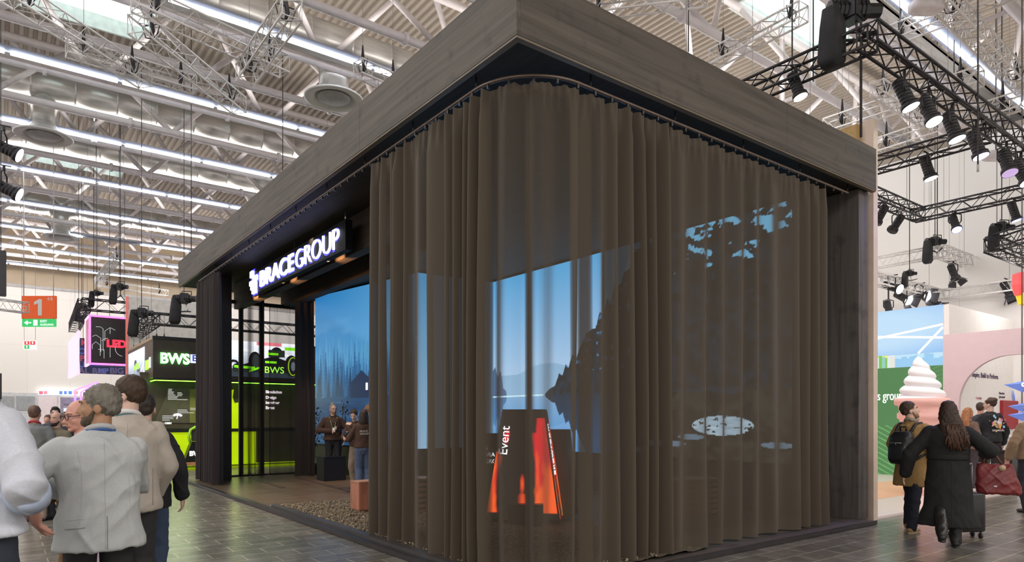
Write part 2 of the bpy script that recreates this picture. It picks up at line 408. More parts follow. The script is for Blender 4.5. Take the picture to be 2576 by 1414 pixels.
def truss(p, q, w, mat, label, name='lattice_truss', step=None, r=.024, group=None, up=Vector((0, 0, 1)), hang=True):
    p, q = Vector(p), Vector(q); d = (q-p).normalized(); side = d.cross(up).normalized(); u2 = side.cross(d).normalized(); Lg = (q-p).length
    t = thing(name, label, 'truss', p, group)
    h = w/2; cs = [side*h+u2*h, -side*h+u2*h, -side*h-u2*h, side*h-u2*h]
    for c in cs:
        g = MB(); g.tube([p+c, q+c], r, 8); g.build('chord', mat, t)
    step = step or (w*.72 if mat is M_ALU else w*1.0); n = max(2, int(round(Lg/step))); path = []
    for k in range(4):
        a, b_ = cs[k], cs[(k+1) % 4]
        rng = range(n+1) if k % 2 == 0 else range(n, -1, -1)
        for i in rng: path.append(p+d*(Lg*i/n)+(a if (i+(k//2)) % 2 == 0 else b_))
    g = MB()
    for k in range(4):
        sub = path[k*(n+1):(k+1)*(n+1)]
        g.tube(sub, r*.5, 5)
    for e in (p, q): g.tube([e+c for c in cs], r*.6, 5, closed=True)
    g.build('lacing', mat, t)
    if hang:
        for f in (.12, .88):
            c = p.lerp(q, f); g = MB(); g.cyl((c.x, c.y, c.z-h), (c.x, c.y, 14.345), .006, 5); g.build('hanger', M('hanger_pale', (.42, .40, .40), .5, noise=0), t)
            if mat is M_ALU and p.z > 9:
                e_ = h+.02; g = MB(); g.tube([c+side*e_+u2*e_, c-side*e_+u2*e_, c-side*e_*.6-u2*e_*.2, c-u2*e_*.35, c+side*e_*.6-u2*e_*.2], .016, 6, closed=True); g.build('sling', M_BLK, t)
                g = MB(); g.tube([c-u2*e_*.3, c+u2*e_*.4+side*.04, c+u2*(e_+.12), c+u2*(e_+.42)], [.03, .05, .045, .015], 6); g.build('clamp', M_BLK, t)
    return t
def wire(name, p, q, r, label, cat='cable', mat=None):
    g = MB(); g.tube([p, q], r, 5); return tag(g.build(name, mat or M_WIRE, loc=q), label, cat)
# ---------------------------------------------------------------- the black stand
def stained_wood(name, rgb, axis, rough=.62, lo=.55, hi=1.25):
    m, nt, b = nodes_of(name)
    tc = nn(nt, 'ShaderNodeTexCoord'); mp = nn(nt, 'ShaderNodeMapping')
    st = {'x': (.35, 9, 9), 'y': (9, .35, 9), 'z': (9, 9, .35)}[axis]; mp.inputs['Scale'].default_value = st
    nt.links.new(tc.outputs['Object'], mp.inputs[0])
    n1 = nn(nt, 'ShaderNodeTexNoise'); n1.inputs['Scale'].default_value = 1.6; n1.inputs['Detail'].default_value = 8; n1.inputs['Distortion'].default_value = .6
    nt.links.new(mp.outputs[0], n1.inputs['Vector'])
    n2 = nn(nt, 'ShaderNodeTexNoise'); n2.inputs['Scale'].default_value = 3.2; n2.inputs['Detail'].default_value = 5
    nt.links.new(tc.outputs['Object'], n2.inputs['Vector'])
    r1 = ramp(nt, [(.30, tuple(c*lo for c in rgb)), (.55, rgb), (.75, tuple(c*hi for c in rgb))]); nt.links.new(n1.outputs['Fac'], r1.inputs[0])
    r2 = ramp(nt, [(.28, (.45, .45, .47)), (.42, (1, 1, 1)), (.66, (1.0, 1.0, 1.0)), (.8, (1.25, 1.2, 1.1))]); nt.links.new(n2.outputs['Fac'], r2.inputs[0])
    mx = nn(nt, 'ShaderNodeMix', data_type='RGBA', blend_type='MULTIPLY'); mx.inputs[0].default_value = .75
    nt.links.new(r1.outputs[0], mx.inputs[6]); nt.links.new(r2.outputs[0], mx.inputs[7]); nt.links.new(mx.outputs[2], b.inputs['Base Color'])
    b.inputs['Roughness'].default_value = rough
    bp = nn(nt, 'ShaderNodeBump'); bp.inputs['Strength'].default_value = .25; bp.inputs['Distance'].default_value = .01
    nt.links.new(n1.outputs['Fac'], bp.inputs['Height']); nt.links.new(bp.outputs[0], b.inputs['Normal'])
    return m
M_FASY = stained_wood('stained_board_y', (.098, .081, .062), 'y')
M_FASX = stained_wood('stained_board_x', (.100, .083, .069), 'x')
M_FASZ = stained_wood('stained_board_z', (.105, .090, .082), 'z')
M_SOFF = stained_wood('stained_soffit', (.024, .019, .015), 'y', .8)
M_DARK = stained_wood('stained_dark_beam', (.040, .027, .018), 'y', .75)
M_INNER = M('inner_black', (.016, .014, .014), .6, noise=.2)
ZS, ZF = 5.07, 5.70
LY, RX = 14.68, 6.65
bo = thing('exhibition_stand', 'large black wooden exhibition stand with deep canopy fascia and dark curtains', 'exhibition stand', (0, 0, 0))
# fascia boards, each a length of board with a hairline joint
for (a, b_) in ((0, 3.35), (3.354, 7.1), (7.104, 11.0), (11.004, LY)):
    g = MB(); g.box((0, a, ZS), (.045, b_, ZF)); g.build('fascia_board', M_FASY, bo)
for (a, b_) in ((.046, 4.45), (4.454, RX+.28)):
    g = MB(); g.box((a, 0, ZS), (b_, .045, ZF)); g.build('fascia_board', M_FASX, bo)
g = MB(); g.box((.046, LY-.045, ZS), (RX+.28, LY, ZF)); g.build('fascia_board', M_FASX, bo)
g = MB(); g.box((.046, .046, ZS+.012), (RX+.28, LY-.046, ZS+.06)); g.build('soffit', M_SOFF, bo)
g = MB(); g.box((.005, .005, ZS-.022), (.07, LY, ZS-.0005)); g.box((.0701, .005, ZS-.022), (RX+.28, .07, ZS-.0005)); g.build('edge_trim', M('trim_brown', (.16, .125, .085), .5), bo)
# side wall carrying the screens, with its raw front edge
g = MB(); g.box((RX-.02, .12, .056), (RX+.28, LY-.05, ZS)); g.build('side_panel', M_FASZ, bo)
# platform
g = MB(); g.box((-.11, -.11, .012), (RX+.05, LY-.15, .058)); g.build('platform', M_FASX, bo)
g = MB(); g.box((-.115, -.115, .006), (-.02, 14.5, .062)); g.box((-.0199, -.115, .006), (RX+.06, -.085, .062)); g.build('platform_edge', M('edge_black', (.030, .026, .028), .35, noise=.2), bo)
for p in ((RX-.05, -.07), (-.06, 14.3), (2, -.09)):
    g = MB(); g.cyl((p[0], p[1], 0), (p[0], p[1], .02), .03, 10); g.build('foot', M_BLK, bo)
def deck_tiles():
    m, nt, b = nodes_of('brown_deck_tiles')
    tc = nn(nt, 'ShaderNodeTexCoord'); br = nn(nt, 'ShaderNodeTexBrick', offset=.5)
    br.inputs['Scale'].default_value = 1; br.inputs['Brick Width'].default_value = 1.4; br.inputs['Row Height'].default_value = .9; br.inputs['Mortar Size'].default_value = .006
    br.inputs['Color1'].default_value = (.15, .10, .065, 1); br.inputs['Color2'].default_value = (.20, .135, .085, 1); br.inputs['Mortar'].default_value = (.02, .015, .012, 1)
    mp = nn(nt, 'ShaderNodeMapping'); mp.inputs['Rotation'].default_value = (0, 0, PI/2); nt.links.new(tc.outputs['Object'], mp.inputs[0]); nt.links.new(mp.outputs[0], br.inputs['Vector'])
    nz = nn(nt, 'ShaderNodeTexNoise'); nz.inputs['Scale'].default_value = 1.4; nz.inputs['Detail'].default_value = 6
    mp2 = nn(nt, 'ShaderNodeMapping'); mp2.inputs['Scale'].default_value = (.6, 5, 1); nt.links.new(tc.outputs['Object'], mp2.inputs[0]); nt.links.new(mp2.outputs[0], nz.inputs['Vector'])
    mr = nn(nt, 'ShaderNodeMapRange'); mr.inputs[1].default_value = .3; mr.inputs[2].default_value = .7; mr.inputs[3].default_value = .6; mr.inputs[4].default_value = 1.35; nt.links.new(nz.outputs['Fac'], mr.inputs[0])
    sc = nn(nt, 'ShaderNodeVectorMath', operation='SCALE'); nt.links.new(br.outputs['Color'], sc.inputs[0]); nt.links.new(mr.outputs[0], sc.inputs['Scale']); nt.links.new(sc.outputs[0], b.inputs['Base Color'])
    b.inputs['Roughness'].default_value = .32
    return m
g = MB(); g.box((-.02, 6.9, .058), (RX-.03, LY-.25, .068)); g.build('floor_tiles', deck_tiles(), bo)
g = MB(); g.box((-.02, .0, .058), (.10, 6.9, .10)); g.prism([(-.02, .058), (.10, .058), (.10, .10), (.02, .10)], ((0, 7.02, 0), (1, 0, 0), (0, 0, 1)), .12)
g.build('gravel_rim', M('rim_grey', (.055, .050, .050), .4, noise=.2), bo)
for y in (9.05, 12.75):
    g = MB(); a, b_ = ((.95, 8.05), (2.05, 8.75)) if y < 10 else ((1.3, 12.7), (2.2, 12.75))
P0, P1 = at(742, 1203, z=.07), at(872, 1238, z=.07)
g = MB(); g.slab((P0.x, P0.y), (P1.x, P1.y), .068, .082, .12); g.build('floor_rail', M('rail_brown', (.10, .062, .048), .4), bo)
P0, P1 = at(626, 1203, z=.07), at(706, 1228, z=.07)
g = MB(); g.slab((P0.x, P0.y), (P1.x, P1.y), .068, .080, .10); g.build('floor_rail', M('rail_brown', (.10, .062, .048), .4), bo)
# beams under the canopy
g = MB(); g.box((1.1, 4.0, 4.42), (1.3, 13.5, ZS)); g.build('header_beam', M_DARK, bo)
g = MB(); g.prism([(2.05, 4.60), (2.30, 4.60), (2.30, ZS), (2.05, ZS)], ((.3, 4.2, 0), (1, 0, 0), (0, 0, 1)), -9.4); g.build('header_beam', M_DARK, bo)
# posts on the open sides
Pc = at(570, 1207, z=.068)
g = MB(); g.box((Pc.x-.12, Pc.y-.0, .068), (Pc.x+.12, Pc.y+.24, ZS)); g.build('pillar', M('pillar_black', (.022, .019, .020), .35, noise=.2), bo)
YE = 13.35
for px in (607, 660, 757):
    q = at(px, 1100, Y=YE); g = MB(); g.box((q.x-.05, YE, .068), (q.x+.05, YE+.08, ZS)); g.build('pillar', M_INNER, bo)
g = MB(); g.box((.95, YE, .068), (3.3, YE+.1, .11)); g.box((.95, YE, 4.55), (2.75, YE+.08, 4.64)); g.build('end_frame', M_INNER, bo)

# gravel bed
g = MB(); nx, ny = 44, 150; X = np.linspace(.10, 2.9, nx); Y = np.linspace(.05, 6.9, ny)
vs = [(x, y, .085+.022*mnoise.noise((x*6, y*6, 0))+.012*mnoise.noise((x*19, y*19, 3))) for y in Y for x in X]
g.add(vs, [(j*nx+i, j*nx+i+1, (j+1)*nx+i+1, (j+1)*nx+i) for j in range(ny-1) for i in range(nx-1)], 0, True)
ico = bmesh.new(); bmesh.ops.create_icosphere(ico, subdivisions=1, radius=1); iv = np.array([v.co for v in ico.verts]); ifc = [[v.index for v in f.verts] for f in ico.faces]; ico.free()
for k in range(3600):
    x = .12+1.9*RNG.rand()**1.5; y = .05+6.8*RNG.rand(); r = RNG.uniform(.012, .026)
    A = np.linalg.qr(RNG.randn(3, 3))[0]; v = (iv*(1+.25*RNG.randn(len(iv), 1)*.5)*np.array([1, .8, .6])*r)@A+np.array([x, y, .098+RNG.uniform(-.006, .01)])
    g.add(v, ifc, 1+k % 2, False)
o = g.build('gravel', [M('gravel_bed', (.11, .088, .06), .9, noise=.4, scale=30), M('gravel_tan', (.27, .215, .145), .85, noise=.3, scale=12), M('gravel_grey', (.17, .14, .10), .85, noise=.3, scale=12)], loc=(1.4, 3.4, .06)); tag(o, 'bed of coarse tan gravel along the stand edge under the dark curtain', 'gravel', kind='stuff')

# ---- screens
ZL0, ZL1 = .86, 5.03
SHORE = 2.12
def conifers(u, v, base, n, u0, u1, h0, h1, seed, slim=.16):
    r = np.random.RandomState(seed); mask = np.zeros(u.shape, bool)
    for k in range(n):
        uc = u0+(u1-u0)*(k+r.rand())/n; h = r.uniform(h0, h1); b0 = base+r.uniform(-.05, .05); t = (v-b0)/h
        w = h*slim*r.uniform(.8, 1.25)*(1-t)*(.55+.45*np.modf(np.abs(t*r.uniform(9, 13)+.3*np.abs(u-uc)/.1))[0]*-1+.45)
        mask |= (np.abs(u-uc) < np.maximum(w, .012)) & (t > 0) & (t < 1)
    return mask
C_ = lambda r, g_, b: np.array(lin(r, g_, b))
def mixc(a, b, t): return a*(1-t[..., None])+b*t[..., None]
def scene_left(u, v):
    z = v+ZL0; t = np.clip((z-2.2)/2.8, 0, 1)
    c = mixc(C_(88, 165, 215), C_(28, 120, 185), t); side = np.clip(u/4.6, 0, 1)*.5; c = mixc(c, C_(125, 190, 230), side)
    fog = vnoise(u*.9, z*1.4, 3)
    c = mixc(c, C_(52, 128, 182), np.clip((4.7+.5*(vnoise(u*.8, u*0, 5)-.5)-.35*u-z)*2.5, 0, .55))
    c = mixc(c, C_(150, 200, 230), np.clip((fog-.5)*1.6, 0, .6)*np.clip(1.2-np.abs(z-3.75)*2, 0, 1))
    for (n, b0, h0, h1, col, sd, sl) in ((34, 3.0, .5, .85, (84, 152, 196), 1, .17), (34, 2.5, .6, 1.15, (58, 124, 172), 2, .17), (30, 2.2, .7, 1.35, (40, 100, 150), 6, .16), (26, 2.13, .5, 1.0, (28, 80, 128), 9, .19), (17, 2.10, .40, .85, (14, 48, 88), 4, .24)):
        mk = conifers(u, z, b0, n, -.1, 4.8, h0, h1, sd, sl); f = np.clip(.80+.30*(z-b0), 0, 1)*(.86+.25*vnoise(u*9, z*9, sd)); c[mk] = mixc(c, C_(*col), np.clip(f, 0, 1))[mk]
    m = z < SHORE+.06*vnoise(u*3, u*0, 2); c[m] = C_(24, 66, 108)
    m = z < SHORE-.09; w = vnoise(u*1.2, z*16, 8); c[m] = mixc(np.broadcast_to(C_(20, 58, 100), c.shape), C_(58, 105, 150), np.clip((w-.45)*2, 0, 1))[m]
    hx = 2.32
    hut = (np.abs(u-hx) < .52) & (z > SHORE) & (z < SHORE+.42+np.clip(.30-.62*np.abs(u-hx), 0, .3)); c[hut] = C_(18, 40, 78)
    win = (np.abs(u-hx-.24) < .05) & (z > SHORE+.20) & (z < SHORE+.38); c[win] = C_(255, 250, 245)*1.3
    return c
def scene_right(u, v):
    z = v+ZL0; Y = 9.05-u
    zz = np.where(z < SHORE, 2*SHORE-z, z)
    t = np.clip((zz-SHORE)/2.9, 0, 1); c = mixc(C_(178, 200, 222), C_(70, 150, 200), t**.7)
    hill = zz < SHORE+.42+.5*vnoise(u*.5+2, u*0, 4)*np.clip((8.6-Y)/2, .3, 1); c[hill] = mixc(c, C_(120, 160, 190), np.full(u.shape, .8))[hill]
    rag = .28*(np.abs(np.modf(Y*3.1+.4*np.sin(Y*5))[0]-.5)*2)+.10*vnoise(Y*16, z*9, 9)
    env = np.interp(Y, [.9, 3.2, 4.2, 5.13, 5.7, 6.3, 6.8, 7.02, 7.1], [5.6, 5.5, 5.1, 3.95, 3.35, 2.8, 2.35, SHORE, 0])-rag*np.interp(Y, [0, 4, 6.8, 7.1], [1, 1, .5, 0])
    left = np.interp(Y, [8.3, 8.45, 8.7, 9.1], [0, SHORE+.05, 2.75, 2.95])-.2*(np.abs(np.modf(Y*4.3)[0]-.5)*2)
    tree = zz < env; c[zz < left] = C_(62, 92, 128)
    dark = mixc(np.broadcast_to(C_(5, 10, 14), c.shape), C_(14, 34, 52), np.clip((vnoise(Y*8, z*8, 12)-.4)*2.4, 0, 1)); c[tree] = dark[tree]
    leaf = vnoise(Y*5, z*9, 21, 5); gap = tree & (z > 4.25) & (Y < 4.9) & (leaf > .60-.10*(z-4.4)) & (vnoise(Y*1.1, z*1.6, 33, 2) > .46); c[gap] = C_(110, 185, 225)
    gap2 = tree & (z > 2.6) & (z < 4.3) & (Y > 4.2) & (vnoise(Y*9, z*9, 41) > .68); c[gap2] = C_(50, 110, 160)
    low = z < SHORE; c[low] = mixc(c, C_(46, 128, 190), np.clip(.25+(SHORE-z)*.55, 0, .8))[low]
    line = (np.abs(z-SHORE) < .018) & (Y > 7.05); c[line] = C_(190, 225, 235)
    darkw = low & (zz < env); c[darkw] = (c*.22)[darkw]
    bank = (Y < 4.6) & (z < 1.95+.25*vnoise(Y*2, z*2, 3)); c[bank] = mixc(np.broadcast_to(C_(10, 12, 10), c.shape), C_(46, 48, 40), np.clip((vnoise(Y*5, z*8, 51)-.4)*2.5, 0, 1))[bank]
    rock = (((Y-2.25)/.62)**2+((z-1.46)/.17)**2 < 1) & (vnoise(Y*6, z*14, 6) > .33); c[rock] = mixc(np.broadcast_to(C_(120, 150, 170), c.shape), C_(190, 215, 230), vnoise(Y*4, z*20, 8))[rock]
    for (a, b_, ra, rb) in ((3.5, 1.12, .5, .06), (4.15, .98, .18, .06), (1.2, 1.15, .3, .05), (2.9, 1.25, .3, .05)):
        rk = (((Y-a)/ra)**2+((z-b_)/rb)**2 < 1); c[rk] = C_(95, 120, 140)
    return c
led = thing('led_wall', 'tall wrap-around video wall showing a misty blue forest lake behind the curtains', 'video wall', (4.5, 8.0, .068))
pa, pb, pc_ = (3.39, 13.8), (4.12, 9.2), (6.2, 9.05)
def scr(p, q, func, nm, dens=44, st=1.25):
    p, q = Vector((*p, ZL0)), Vector((*q, ZL0)); w = (q-p).length
    o = picture(nm, p, q-p, (0, 0, 1), w, ZL1-ZL0, int(w*dens), int((ZL1-ZL0)*dens), func, st, led)
    return o
scr(pa, pb, scene_left, 'screen', 70, .80)
scr(pb, pc_, lambda u, v: scene_right(u*0+0.0, v)*0+mixc(C_(150, 190, 220), C_(70, 150, 200), np.clip(v/4, 0, 1)), 'screen', 10, 1.6)
scr(pc_, (6.2, .95), scene_right, 'screen', 60, 2.3)
g = MB()
g.slab((pa[0]+.03, pa[1]), (pb[0]+.03, pb[1]+.02), ZL0-.04, ZS, .10); g.build('screen_housing', M_INNER, led)
g = MB(); g.box((6.215, .9, ZL0-.04), (6.45, 9.2, ZS-.01)); g.build('screen_housing', M_INNER, led)
g = MB(); g.hexa([(4.14, 9.22, ZL0-.04), (6.2, 9.07, ZL0-.04), (6.2, 9.3, ZL0-.04), (4.14, 9.4, ZL0-.04), (4.14, 9.22, ZS), (6.2, 9.07, ZS), (6.2, 9.3, ZS), (4.14, 9.4, ZS)]); g.build('screen_housing', M_INNER, led)
g = MB(); g.slab(pa, pb, .068, ZL0-.045, .12); g.build('base', M('led_base', (.02, .019, .022), .5, noise=.2), led)
g = MB(); g.box((6.2, .9, .058), (6.6, 9.2, ZL0-.045)); g.build('base', MATS['led_base'], led)

# ---- hanging illuminated name sign
sg = thing('hanging_sign', 'long black hanging sign with glowing white BRACEGROUP lettering and block logo', 'sign', (.75, 8.3, 4.4))
g = MB(); g.box((.78, 5.62, 4.36), (.90, 10.95, 4.86)); g.build('backing', M('sign_black', (.005, .005, .007), .6, noise=0, spec=.2), sg)
M_SIGN = E('sign_white', (.90, .94, 1.0), 2.2); M_SIGNB = E('sign_halo_blue', (.03, .03, 1.0), 3.2)
def letters(txt, y0, y1, bold, nm, h):
    vs, fs = text_mesh(txt, 1.0, bold, .02)
    xs = [v[0] for v in vs]; ys = [v[1] for v in vs]; k = (y0-y1)/(max(xs)-min(xs)); kz = h/(max(ys)-min(ys))
    g = MB(); g.add([(.755-v[2], y0-(v[0]-min(xs))*k, 4.435+(v[1]-min(ys))*kz) for v in vs], [f[::-1] for f in fs]); g.build(nm, M_SIGN, sg)
    vs, fs = text_mesh(txt, 1.0, bold+.05, .004)
    g = MB(); g.add([(.778-v[2], y0+.03-(v[0]-min(xs))*k*.995, 4.435+(v[1]-min(ys))*kz) for v in vs], [f[::-1] for f in fs]); g.build('halo', M_SIGNB, sg)  # blue glow round the letters, put in as bolder glowing letters
letters('BRACE', 10.10, 8.02, .0, 'lettering', .335)
letters('GROUP', 7.88, 5.84, -.028, 'lettering', .335)
g = MB()   # logo of small blocks
for (y, z, w, h) in ((10.82, 4.74, .20, .14), (10.62, 4.64, .30, .10), (10.86, 4.56, .18, .10), (10.50, 4.36, .10, .36), (10.78, 4.46, .22, .10), (10.68, 4.36, .20, .10)):
    g.box((.735, y-w, z), (.775, y, z+h))
g.build('logo', M_SIGN, sg)
g = MB()
for (y, z, w, h) in ((10.82, 4.74, .20, .14), (10.62, 4.64, .30, .10), (10.86, 4.56, .18, .10), (10.50, 4.36, .10, .36), (10.78, 4.46, .22, .10), (10.68, 4.36, .20, .10)):
    g.box((.7765, y-w-.05, z-.04), (.779, y+.05, z+h+.04))
g.build('halo', M_SIGNB, sg)  # the logo's blue glow, put in as larger glowing blocks
for y in (5.75, 8.2, 10.7):
    g = MB(); g.cyl((.84, y, 4.86), (.84, y, ZS+.01), .006, 6); g.build('hanger_wire', M_WIRE, sg)
g = MB(); g.cyl((.84, 5.75, 4.87), (.84, 5.75, 5.0), .018, 8); g.build('hook', M('shackle_steel', (.5, .5, .52), .3, .8), sg)
for i, (y, e) in enumerate(((6.6, 60), (9.0, 50), (11.6, 50))):
    sp_o = lamp('SPOT', 'sign_downlight', (.86, y, 4.33), (0, 0, 0), e, (1, .50, .2), spot_size=1.5, spot_blend=.6, shadow_soft_size=.03); aim(sp_o, (1.12, y, 4.45))
lamp('AREA', 'sign_glow', (.70, 8.3, 4.6), (0, PI/2, 0), 5, (.35, .4, 1), shape='RECTANGLE', size=.3, size_y=5)
for i, (x, y, e, c) in enumerate(((2.2, 9.0, 75, (1, .72, .5)), (1.4, 11.0, 70, (1, .66, .42)), (2.9, 11.6, 55, (1, .75, .56)), (1.0, 5.8, 90, (1, .76, .54)), (1.0, 8.0, 70, (1, .7, .48)), (3.4, 3.2, 14, (1, .8, .6)))):
    sp_o = lamp('SPOT', 'canopy_downlight', (x-.25, y-.9, ZS-.02), (0, 0, 0), e, c, spot_size=1.0, spot_blend=.5, shadow_soft_size=.05); sp_o.data.energy *= 3.0; aim(sp_o, (x, y, 0))

# ---- curtains
def cloth(name, rgb, T):
    m, nt, b = nodes_of(name)
    b.inputs['Base Color'].default_value = (*rgb, 1); b.inputs['Roughness'].default_value = .75; b.inputs['Sheen Weight'].default_value = .15; b.inputs['Specular IOR Level'].default_value = .25
    la = nn(nt, 'ShaderNodeAttribute', attribute_name='layers'); lw = nn(nt, 'ShaderNodeLayerWeight'); lw.inputs['Blend'].default_value = .5
    inv = nn(nt, 'ShaderNodeMath', operation='SUBTRACT'); inv.inputs[0].default_value = 1.0; nt.links.new(lw.outputs['Facing'], inv.inputs[1])
    mxm = nn(nt, 'ShaderNodeMath', operation='MAXIMUM'); mxm.inputs[1].default_value = .22; nt.links.new(inv.outputs[0], mxm.inputs[0])
    dv = nn(nt, 'ShaderNodeMath', operation='DIVIDE'); nt.links.new(la.outputs['Fac'], dv.inputs[0]); nt.links.new(mxm.outputs[0], dv.inputs[1])
    pw = nn(nt, 'ShaderNodeMath', operation='POWER'); pw.inputs[0].default_value = T; nt.links.new(dv.outputs[0], pw.inputs[1])
    tr = nn(nt, 'ShaderNodeBsdfTransparent'); tl = nn(nt, 'ShaderNodeBsdfTranslucent'); tl.inputs[0].default_value = (*[c*.9 for c in rgb], 1)
    m1 = nn(nt, 'ShaderNodeMixShader'); m1.inputs[0].default_value = .22; nt.links.new(b.outputs[0], m1.inputs[1]); nt.links.new(tl.outputs[0], m1.inputs[2])
    m2 = nn(nt, 'ShaderNodeMixShader'); nt.links.new(pw.outputs[0], m2.inputs[0]); nt.links.new(m1.outputs[0], m2.inputs[1]); nt.links.new(tr.outputs[0], m2.inputs[2])
    nt.links.new(m2.outputs[0], nt.nodes['Material Output'].inputs['Surface'])
    return m
M_CLOTH = cloth('sheer_brown_cloth', (.112, .088, .064), .38)
M_CLOTHB = cloth('sheer_black_cloth', (.030, .025, .022), .50)
M_HEAVY = cloth('heavy_brown_cloth', (.042, .033, .033), .02)
def path_pts(knots, r=0.0, ds=.012):
    """polyline through knots with rounded inner corners, resampled evenly"""
    pts = []
    ks = [Vector((*k, 0)) for k in knots]
    for i, k in enumerate(ks):
        if 0 < i < len(ks)-1 and r > 0:
            a, b_ = (ks[i-1]-k).normalized(), (ks[i+1]-k).normalized(); c = k+(a+b_)*r
            a0 = math.atan2((k+a*r-c).y, (k+a*r-c).x); a1 = math.atan2((k+b_*r-c).y, (k+b_*r-c).x); d = (a1-a0+PI) % (2*PI)-PI
            pts += [c+Vector((math.cos(a0+d*t/20), math.sin(a0+d*t/20), 0))*r for t in range(21)]
        else: pts.append(k)
    out = [pts[0]]; acc = 0
    S = [0]
    for p, q in zip(pts, pts[1:]): S.append(S[-1]+(q-p).length)
    n = max(2, int(S[-1]/ds)); s = np.linspace(0, S[-1], n+1)
    xs = np.interp(s, S, [p.x for p in pts]); ys = np.interp(s, S, [p.y for p in pts])
    tx, ty = np.gradient(xs), np.gradient(ys); l = np.hypot(tx, ty); tx /= l; ty /= l
    return s, xs, ys, tx, ty
def curtain(label, knots, z0, z1, mat, seed, clear=None, dense=(.05, .10), amp=(.03, .07), base=4.0, thin=1.0, r=0.0, out=1, flat=.018, parent=None, nz=26, ds=.012):
    s, xs, ys, tx, ty = path_pts(knots, r, ds); rs = np.random.RandomState(seed); N = len(s)
    nx_, ny_ = -ty*out, tx*out
    px = np.array([proj((x, y, 2.3))[0] for x, y in zip(xs, ys)])
    cl = np.zeros(N)
    for a, b_ in (clear or []): cl = np.maximum(cl, ((px > a) & (px < b_)).astype(float))
    k = max(1, int(.02/ds)); cl_s = np.convolve(np.pad(cl, k, mode='edge'), np.ones(2*k+1)/(2*k+1), 'valid')
    ks, ko = [0.0], [0.0]; sg_ = 1
    while ks[-1] < s[-1]:
        c = np.interp(ks[-1], s, cl); w = rs.uniform(*dense)*(2.2 if c > .5 else 1)
        ks.append(ks[-1]+w); ko.append(sg_*(rs.uniform(*amp) if c < .5 else flat)); sg_ = -sg_
    def prof(q):
        i = np.clip(np.searchsorted(ks, q)-1, 0, len(ks)-2); a = np.array(ks)[i]; b_ = np.array(ks)[i+1]; t = (q-a)/(b_-a); t = (1-np.cos(np.clip(t, 0, 1)*PI))/2
        return np.array(ko)[i]*(1-t)+np.array(ko)[i+1]*t
    ks = np.array(ks); ko = np.array(ko)
    zl = np.concatenate([np.linspace(0, .16, 5), np.linspace(.22, .9, nz-11), np.linspace(.93, 1, 6)])
    ph = rs.uniform(0, 6, 4); rows = []; lay = []
    for t in zl:
        z = z0+(z1-z0)*t
        drift = .035*np.sin(s*2.1+ph[0]+t*1.7)+.025*np.sin(s*4.7+ph[1]-t*2.6)
        q = np.clip(s+drift*(1-t), 0, s[-1])
        top = np.clip((t-.93)/.07, 0, 1)
        off = prof(q)*(1.12-.30*t)*(1-.45*top)+top*.022*np.sin(s*2*PI/.085)*(1-cl_s*.4)+.012*np.sin(s*9+ph[2]+t*4)*(1-t)
        hem = .010*np.sin(s*7+ph[3])*(t < .02)
        zrow = z+hem-(0.025*np.abs(np.sin(s*PI/.17))*(t > .99))
        rows.append(np.stack([xs+nx_*off, ys+ny_*off, np.broadcast_to(zrow, s.shape)], -1))
        l = thin+(base-thin)*(1-cl_s)
        if t < .03 or t > .975: l = l*1.7
        lay.append(l)
    V = np.stack(rows); nzr = len(zl); idx = np.arange(nzr*N).reshape(nzr, N)
    f = np.stack([idx[:-1, :-1], idx[:-1, 1:], idx[1:, 1:], idx[1:, :-1]], -1).reshape(-1, 4)
    L = Vector((float(xs.mean()), float(ys.mean()), z0)); me = bpy.data.meshes.new('curtain')
    me.from_pydata((V.reshape(-1, 3)-np.array(L)).tolist(), [], f.tolist()); me.polygons.foreach_set('use_smooth', [True]*len(me.polygons))
    a = me.attributes.new('layers', 'FLOAT', 'POINT'); a.data.foreach_set('value', np.concatenate(lay).astype(np.float32))
    me.materials.append(mat); o = bpy.data.objects.new('curtain', me); COL.objects.link(o); o.location = L
    return tag(o, label, 'curtain')
ZC0, ZC1 = .085, 4.90
clearA = [(970, 979), (1031, 1036), (1055, 1074), (1084, 1094), (1231, 1239), (1241, 1323), (1335, 1434), (1449, 1468), (1487, 1518), (1556, 1560)]
curtain('sheer dark brown curtain wrapping the front corner, bunched left and see-through in the middle', [(.15, 3.30), (.15, .15), (2.30, .15)], ZC0, ZC1, M_CLOTH, 4, clearA, r=.75, out=-1, dense=(.05, .12), amp=(.055, .12), flat=.045)
curtain('sheer brown curtain hanging flat along the right-hand front, up to the wooden post', [(2.32, .17), (5.72, .17)], ZC0, ZC1, M_CLOTH, 9, [(1674, 2012)], r=0, out=-1, dense=(.06, .15), amp=(.045, .095), thin=1.5, flat=.055)
curtain('narrow gathered dark curtain at the far left end of the stand', [(.16, 11.15), (.16, 12.9), (.55, 13.2)], ZC0, ZC1, M_HEAVY, 5, None, r=.3, out=-1, dense=(.10, .2), amp=(.05, .11))
q1, q2 = at(606, 1100, Y=13.2), at(664, 1100, Y=13.2)
curtain('sheer black curtain across the end opening, left of the centre gap', [(q1.x, 13.2), (q2.x, 13.2)], ZC0, 4.62, M_CLOTHB, 3, [(612, 624), (632, 650)], out=-1, dense=(.04, .09), amp=(.02, .05), base=2.4, thin=.62)
q1, q2 = at(677, 1100, Y=13.2), at(752, 1100, Y=13.2)
curtain('sheer black curtain across the end opening, right of the centre gap', [(q1.x, 13.2), (q2.x, 13.2)], ZC0, 4.60, M_CLOTHB, 8, [(679, 748)], out=-1, dense=(.05, .10), amp=(.02, .05), base=2.4, thin=.75, flat=.02)
q1, q2 = at(742, 1100, Y=12.5), at(790, 1100, Y=12.5)
